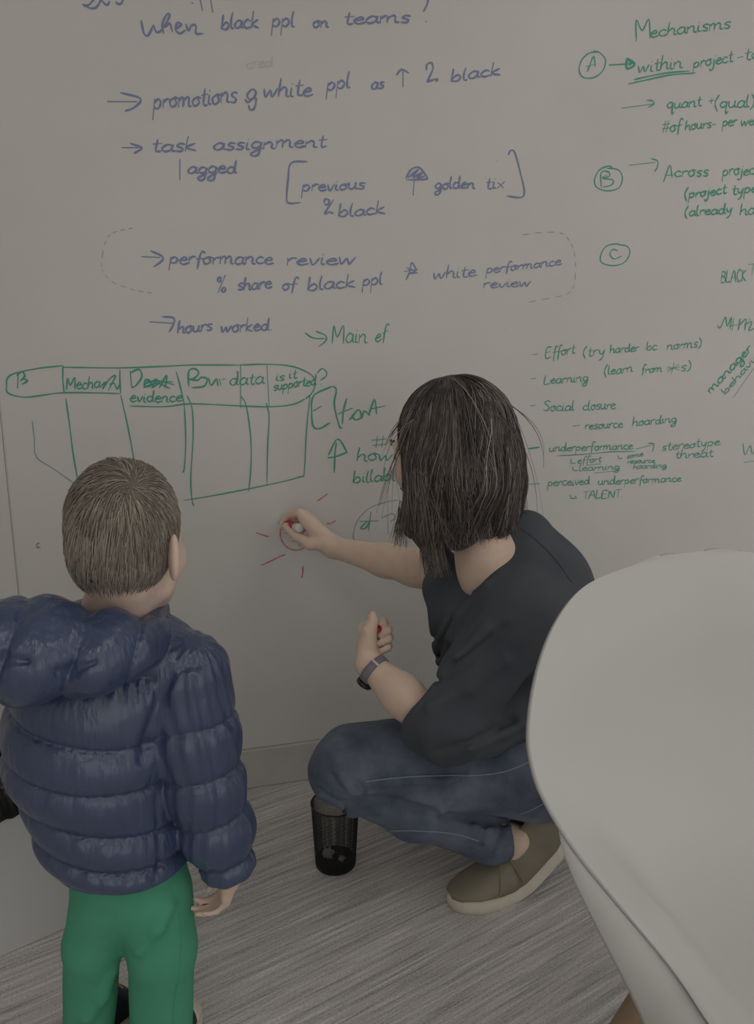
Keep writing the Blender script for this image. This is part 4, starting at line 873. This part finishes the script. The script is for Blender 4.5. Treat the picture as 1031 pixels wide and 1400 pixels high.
# short hair following the skull from the whorl
cap = S().e(CL(0, -.020, .036), A(.0795, .088, .102)*.80, CR).e(CL(0, -.030, .056), A(.080, .086, .092)*.80, CR, .02).e(CL(0, -.05, -.015), A(.062, .065, .06)*.80, CR, .03)
keep = S().e(CL(0, -.045, .055), A(.105, .125, .118)*.80, CR)
keepf = lambda P: np.maximum(keep(P), 0*P[:, 0]-1)
earx = lambda P: np.minimum(ell(P, CL(.088, .010, -.022), A(.03, .030, .034)*.80, CR), ell(P, CL(-.088, .010, -.022), A(.03, .030, .034)*.80, CR))
neckcut = half(CL(0, -.06, -.040), -cu_*1.0+0*cf_)
capf = S().g(cap).cut(keepf, .01).sub(earx, .008).cut(neckcut, .01).cut(half(CL(0, .078, .0), cf_), .01)
cfn = lambda P: capf(P)-.0015*wob(P, 90, 15)
surf('hair', cfn, cc-.16, cc+.18, .003, M['child_hair'], ch); ho2 = [o for o in ch.children if o.name.startswith('hair')][0]
wh = hit(cap, 181, 664); N = 6500; K2 = 8
q = rng.normal(size=(N*3, 3)); q /= np.linalg.norm(q, axis=1)[:, None]; P = curtain(cap, cc+q*.1, 0, 0.); P = P[capf(P) < .004][:N]; N = len(P)
lay = rng.uniform(.0, .0035, N); sw_ = rng.normal(size=(N, 3))*.16+wob(P, 55, 21)[:, None]*RT*.35; paths = [P-grad(cap, P)*.002]; Lh = rng.uniform(.018, .034, N)
for k in range(K2-1):
    n_ = grad(cap, P); out_ = P-wh; dist = np.linalg.norm(out_, axis=1)[:, None]; out_ = out_/(dist+1e-6)
    tw = np.cross(n_, out_); t = out_+tw*.55*np.exp(-dist/.03)-ZZ*np.clip(dist/.07, 0, 1)*1.2+sw_; t -= n_*np.einsum('ij,ij->i', t, n_)[:, None]; t /= np.linalg.norm(t, axis=1)[:, None]+1e-6
    P = P+t*(Lh/K2)[:, None]; d = cap(P); P = P-grad(cap, P)*(d-.001-lay*(k+1)/K2)[:, None]; paths.append(P)
paths = np.stack(paths, 1)
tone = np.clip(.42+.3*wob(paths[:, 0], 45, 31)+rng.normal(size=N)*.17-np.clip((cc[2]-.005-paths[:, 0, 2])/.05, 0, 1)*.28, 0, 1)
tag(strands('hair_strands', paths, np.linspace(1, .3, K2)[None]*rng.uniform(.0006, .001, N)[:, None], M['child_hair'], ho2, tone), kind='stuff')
# shoes
for nm, toe, dr in (('l', F(176, 1366), cv(.30, 0, .92)), ('r', F(262, 1385), cv(.45, 0, .85))):
    t = empty('shoe', (0, 0, 0), None, None); t.parent = ch
    pl_, on_ = shoe(t, toe, dr, .001, .9, L=.175, mats=('black_shoe', 'sole'), high=.055, cap=True)
    for s_ in (.55, .64, .73): tube('lace', [on_(s_+.02*math.cos(a*2), a, .002) for a in np.linspace(1.0, 2.14, 8)], .0018, M['lace'], t, 6)
# ------------------------------------------------------------------ shell chair in the right foreground
cfd = nrm(cv(.35, 0, -.94)); crd = np.cross(cfd, ZZ)*-1      # facing direction and sideways
apex = F(946, 755, .84); g0 = A(apex[0], apex[1], 0); base = g0+cfd*.27
chair = empty('shell_chair', base, 'white moulded plastic armchair shell on wooden legs in the right foreground', 'chair')
def CP(f_, s_, z): return g0+cfd*f_+crd*s_+ZZ*z
# the rim from the top of the back, round the arm, to the front lip: forward, out, height
rim = A(0, 0, .84,  .002, .05, .8395,  0.002, 0.108, 0.830,  0.011, 0.183, 0.815,  0.035, 0.242, 0.780,  0.066, 0.286, 0.730,  0.093, 0.311, 0.670,  0.108, 0.312, 0.630,  0.125, 0.306, 0.600,  0.160, 0.287, 0.555,  0.219, 0.263, 0.515,  0.285, 0.246, 0.485,  0.341, 0.248, 0.470,   .38, .244, .462,  .415, .232, .452,  .45, .205, .437,  .475, .165, .42,  .485, .12, .412).reshape(-1, 3)
mid = A(0, .84,  .001, .8396,  .003, .831,  .008, .817,  .015, .786,  .024, .735,  .033, .64,  .048, .575,  .064, .53,  .090, .485,  .135, .452,  .20, .432,  .27, .425,  .33, .425,  .39, .430,  .44, .430,  .47, .420,  .48, .412).reshape(-1, 2)
pw = A(2, 2, 2, 2, 2, 2.1, 2.2, 2.3, 2.4, 2.7, 3.2, 3.8, 4.2, 4.2, 4, 3.5, 3, 3)
assert len(rim) == len(mid) == len(pw), (len(rim), len(mid), len(pw))
u_ = np.arange(len(rim))*1.0
RM, MD = catmull(rim, 7), catmull(mid, 7); PW = catmull(np.stack([pw, pw], 1), 7)[:, 0]; NP = len(RM)
for q in (RM, MD):
    for _ in range(3): q[1:-1] = (q[:-2]+2*q[1:-1]+q[2:])/4
RM, MD, PW = RM[4:], MD[4:], PW[4:]; NP = len(RM)
ss = np.sin(np.linspace(-1, 1, 69)*math.pi/2); v = []
for (rf, rw_, rz), (mf, mz), pp in zip(RM, MD, PW):
    wt = min(1, max(0, (pp-2.3)/1.2))
    for s_ in ss:
        a_ = abs(s_); q_ = min(1, max(0, (a_-.58)/.29)); g = (1-wt)*a_**pp+wt*(.90*q_*q_*(3-2*q_)+.10*a_)
        v.append(CP(mf+(rf-mf)*a_**(pp*.75), s_*rw_, mz+(rz-mz)*g-.004*max(0, (a_-.95)/.05)**2*wt))
o = mesh_obj('shell', v, grid_faces(NP, 69), M['white_plastic'], chair)
so = o.modifiers.new('thick', 'SOLIDIFY'); so.thickness = .006; so.offset = -1
# outer lip of the arm: leaves the rim at the waist and flares outward and down along the seat
for side in (-1, 1):
    V_ = []; k0 = 56
    for t in np.linspace(0, 1, 60):
        x_ = k0+t*(NP-1-k0); rf, rw_, rz = [np.interp(x_, np.arange(NP), RM[:, i]) for i in range(3)]; fl = .100*min(1, t*1.5)**.8
        for k in np.linspace(0, 1, 12): V_.append(CP(rf-.004*k, side*(rw_-.004+fl*math.sin(k*1.3)*.72), rz-.012-fl*(.35*k+.50*k*k)))
    g_ = mesh_obj('arm_lip', V_, grid_faces(60, 12), M['white_plastic'], chair); so = g_.modifiers.new('thick', 'SOLIDIFY'); so.thickness = .005; so.offset = 0
_old = CP
def CP(f_, s_, z): return base+cfd*f_+crd*s_+ZZ*z
for f_, s_ in ((.17, -.17), (.17, .17), (-.17, -.17), (-.17, .17)):
    tube('leg', [CP(f_*.62, s_*.62, .385), CP(f_*1.25, s_*1.25, 0)], [.021, .014], M['wood'], chair, 20)
tube('cross_bar', [CP(.1, -.105, .35), CP(-.1, .105, .35)], .009, M['wood'], chair, 12); tube('cross_bar', [CP(-.1, -.105, .36), CP(.1, .105, .36)], .009, M['wood'], chair, 12)
mesh_obj('mounting_plate', *tube_geo([CP(0, 0, .375), CP(0, 0, .408)], [.11, .12], 32), M['plastic_edge'], chair)

# ------------------------------------------------------------------ wire mesh bin behind the knee
bc = F(459, 1180, 0); wb_ = empty('mesh_bin', bc, 'small black wire mesh waste bin on the carpet beside the bent knee', 'waste bin')
HB, RB, RTp = .150, .044, .052
def ringp(z, r, n=48): return [bc+A(math.cos(a)*r, math.sin(a)*r, z) for a in np.linspace(0, 2*math.pi, n, endpoint=False)]
wires = []
nW = 84
for sgn in (1, -1):
    for i in range(nW):
        a0 = 2*math.pi*i/nW; pts = []
        for t in np.linspace(.02, 1, 9):
            a = a0+sgn*t*1.1; r_ = RB+(RTp-RB)*t; pts.append(bc+A(math.cos(a)*r_, math.sin(a)*r_, HB*t))
        wires.append(pts)
wv, wf2 = [], []
P_ = np.array(wires); Nn, Kk = P_.shape[:2]; a = np.arange(3)*2*math.pi/3
tt = np.gradient(P_, axis=1); tt /= np.linalg.norm(tt, axis=2)[..., None]; uu = np.cross(tt, ZZ); uu /= np.linalg.norm(uu, axis=2)[..., None]; vv = np.cross(tt, uu)
Pq = P_[:, :, None]+.00062*(np.cos(a)[None, None, :, None]*uu[:, :, None]+np.sin(a)[None, None, :, None]*vv[:, :, None])
o = mesh_obj('wire_mesh', Pq.reshape(-1, 3), (grid_faces(Kk, 3, False, True)[None]+(np.arange(Nn)*Kk*3)[:, None, None]).reshape(-1, 4), M['mesh'], wb_); tag(o, kind='stuff')
def torus(name, z, r, rr_, parent, mt):
    Vs = []
    for c_ in np.linspace(0, 2*math.pi, 64, endpoint=False):
        for b_ in np.linspace(0, 2*math.pi, 8, endpoint=False): Vs.append(bc+A(math.cos(c_)*(r+rr_*math.cos(b_)), math.sin(c_)*(r+rr_*math.cos(b_)), z+rr_*math.sin(b_)))
    return mesh_obj(name, Vs, grid_faces(64, 8, True, True), mt, parent)
torus('rim', HB, RTp, .0018, wb_, M['mesh']); 
mesh_obj('base', *tube_geo([bc+A(0, 0, 0), bc+A(0, 0, .001), bc+A(0, 0, .012)], [RB-.003, RB, RB+.0008], 48), M['mesh'], wb_)
def crumple(name, c, r, label, seed):
    rg = np.random.default_rng(seed); n1, n2 = 10, 14; Vs = []
    for i in range(n1+1):
        for j in range(n2):
            th = math.pi*i/n1; ph = 2*math.pi*j/n2; rr_ = r*(1+.22*rg.normal()*(0 < i < n1))
            Vs.append(c+A(math.sin(th)*math.cos(ph)*rr_, math.sin(th)*math.sin(ph)*rr_*.8, math.cos(th)*rr_*.8))
    o = mesh_obj(name, Vs, grid_faces(n1+1, n2, False, True), M['paper'], None, False); centre_origin(o); return tag(o, label, 'waste paper')
crumple('crumpled_paper', bc+cv(-.016, .033, -.010), .0125, 'pale crumpled paper at the left inside the mesh bin', 1)
crumple('paper_scrap', bc+cv(.014, .020, -.012), .007, 'small pale scrap at the right inside the mesh bin', 2)

# ------------------------------------------------------------------ grey bin with a black liner, left edge
e0, e1 = F(-60, 1336), F(86, 1272); ex = nrm(e1-e0); e1 = e1+ex*.02; ey = np.cross(ZZ, ex); H_ = V(20, 1105, (F(20, 1302)-CAM) @ FH)[2]; Wd = .26; Ln = np.linalg.norm(e1-e0)
gb = empty('waste_bin', (e0+e1)/2+ey*Wd/2, 'grey square waste bin with black bag liner at the left edge behind the child', 'waste bin')
def BP(a, b, z): return e0+ex*a+ey*b+ZZ*z
def slab(name, a0, a1, b0, b1, z0, z1, mt, parent, tp=0, bev=.004):
    v = [BP(a+(tp if a == a1 else -tp)*k, b+(tp if b == b1 else -tp)*k, (z0, z1)[k]) for a in (a0, a1) for b in (b0, b1) for k in (0, 1)]
    o = mesh_obj(name, v, [(0, 1, 3, 2), (4, 6, 7, 5), (0, 4, 5, 1), (2, 3, 7, 6), (0, 2, 6, 4), (1, 5, 7, 3)], mt, parent, False)
    b_ = o.modifiers.new('bevel', 'BEVEL'); b_.width = bev; b_.segments = 3; return o
slab('side_panel', 0, Ln, 0, .012, 0, H_+.02, M['bin_grey'], gb); slab('side_panel', 0, Ln, Wd-.012, Wd, 0, H_+.02, M['bin_grey'], gb)
slab('side_panel', 0, .012, .012, Wd-.012, 0, H_+.02, M['bin_grey'], gb); slab('side_panel', Ln-.012, Ln, .012, Wd-.012, 0, H_+.02, M['bin_grey'], gb); slab('base', .012, Ln-.012, .012, Wd-.012, .0, .012, M['bin_grey'], gb)
# liner: folded over the rim, sagging inside
prof_l = [(-.007, -.045), (-.009, -.03), (-.008, -.01), (-.006, .012), (.004, .026), (.018, .024), (.024, .0), (.030, -.06), (.045, -.14), (.09, -.18)]
V_ = []; per = []
for t in np.linspace(0, 1, 40, endpoint=False): per.append((0+t*Ln, 0, 0, -1))
for t in np.linspace(0, 1, 30, endpoint=False): per.append((Ln, t*Wd, 1, 0))
for t in np.linspace(0, 1, 40, endpoint=False): per.append((Ln-t*Ln, Wd, 0, 1))
for t in np.linspace(0, 1, 30, endpoint=False): per.append((0, Wd-t*Wd, -1, 0))
rg = np.random.default_rng(3); n_ = len(per)
for j, (o_, z_) in enumerate(prof_l):
    for i, (a, b, na, nb) in enumerate(per):
        wv_ = .0035*math.sin(i*1.3+j*.8)+.003*math.sin(i*.55+j)+.0015*rg.normal(); a2 = np.clip(a, 0, Ln); b2 = b
        sh_ = -o_+wv_*(.3 if j < 4 else 1); ca, cb2 = a-Ln/2, b-Wd/2
        V_.append(BP(Ln/2+ca+np.sign(ca)*sh_*min(1, abs(ca)/(Ln/2)), Wd/2+cb2+np.sign(cb2)*sh_*min(1, abs(cb2)/(Wd/2)), H_+.02+z_+wv_*.6))
F_ = [tuple(int(q) for q in f) for f in grid_faces(len(prof_l), n_, False, True)]+[tuple((len(prof_l)-1)*n_+q for q in range(n_))]
lin = mesh_obj('bag_liner', V_, F_, M['bag'], gb)
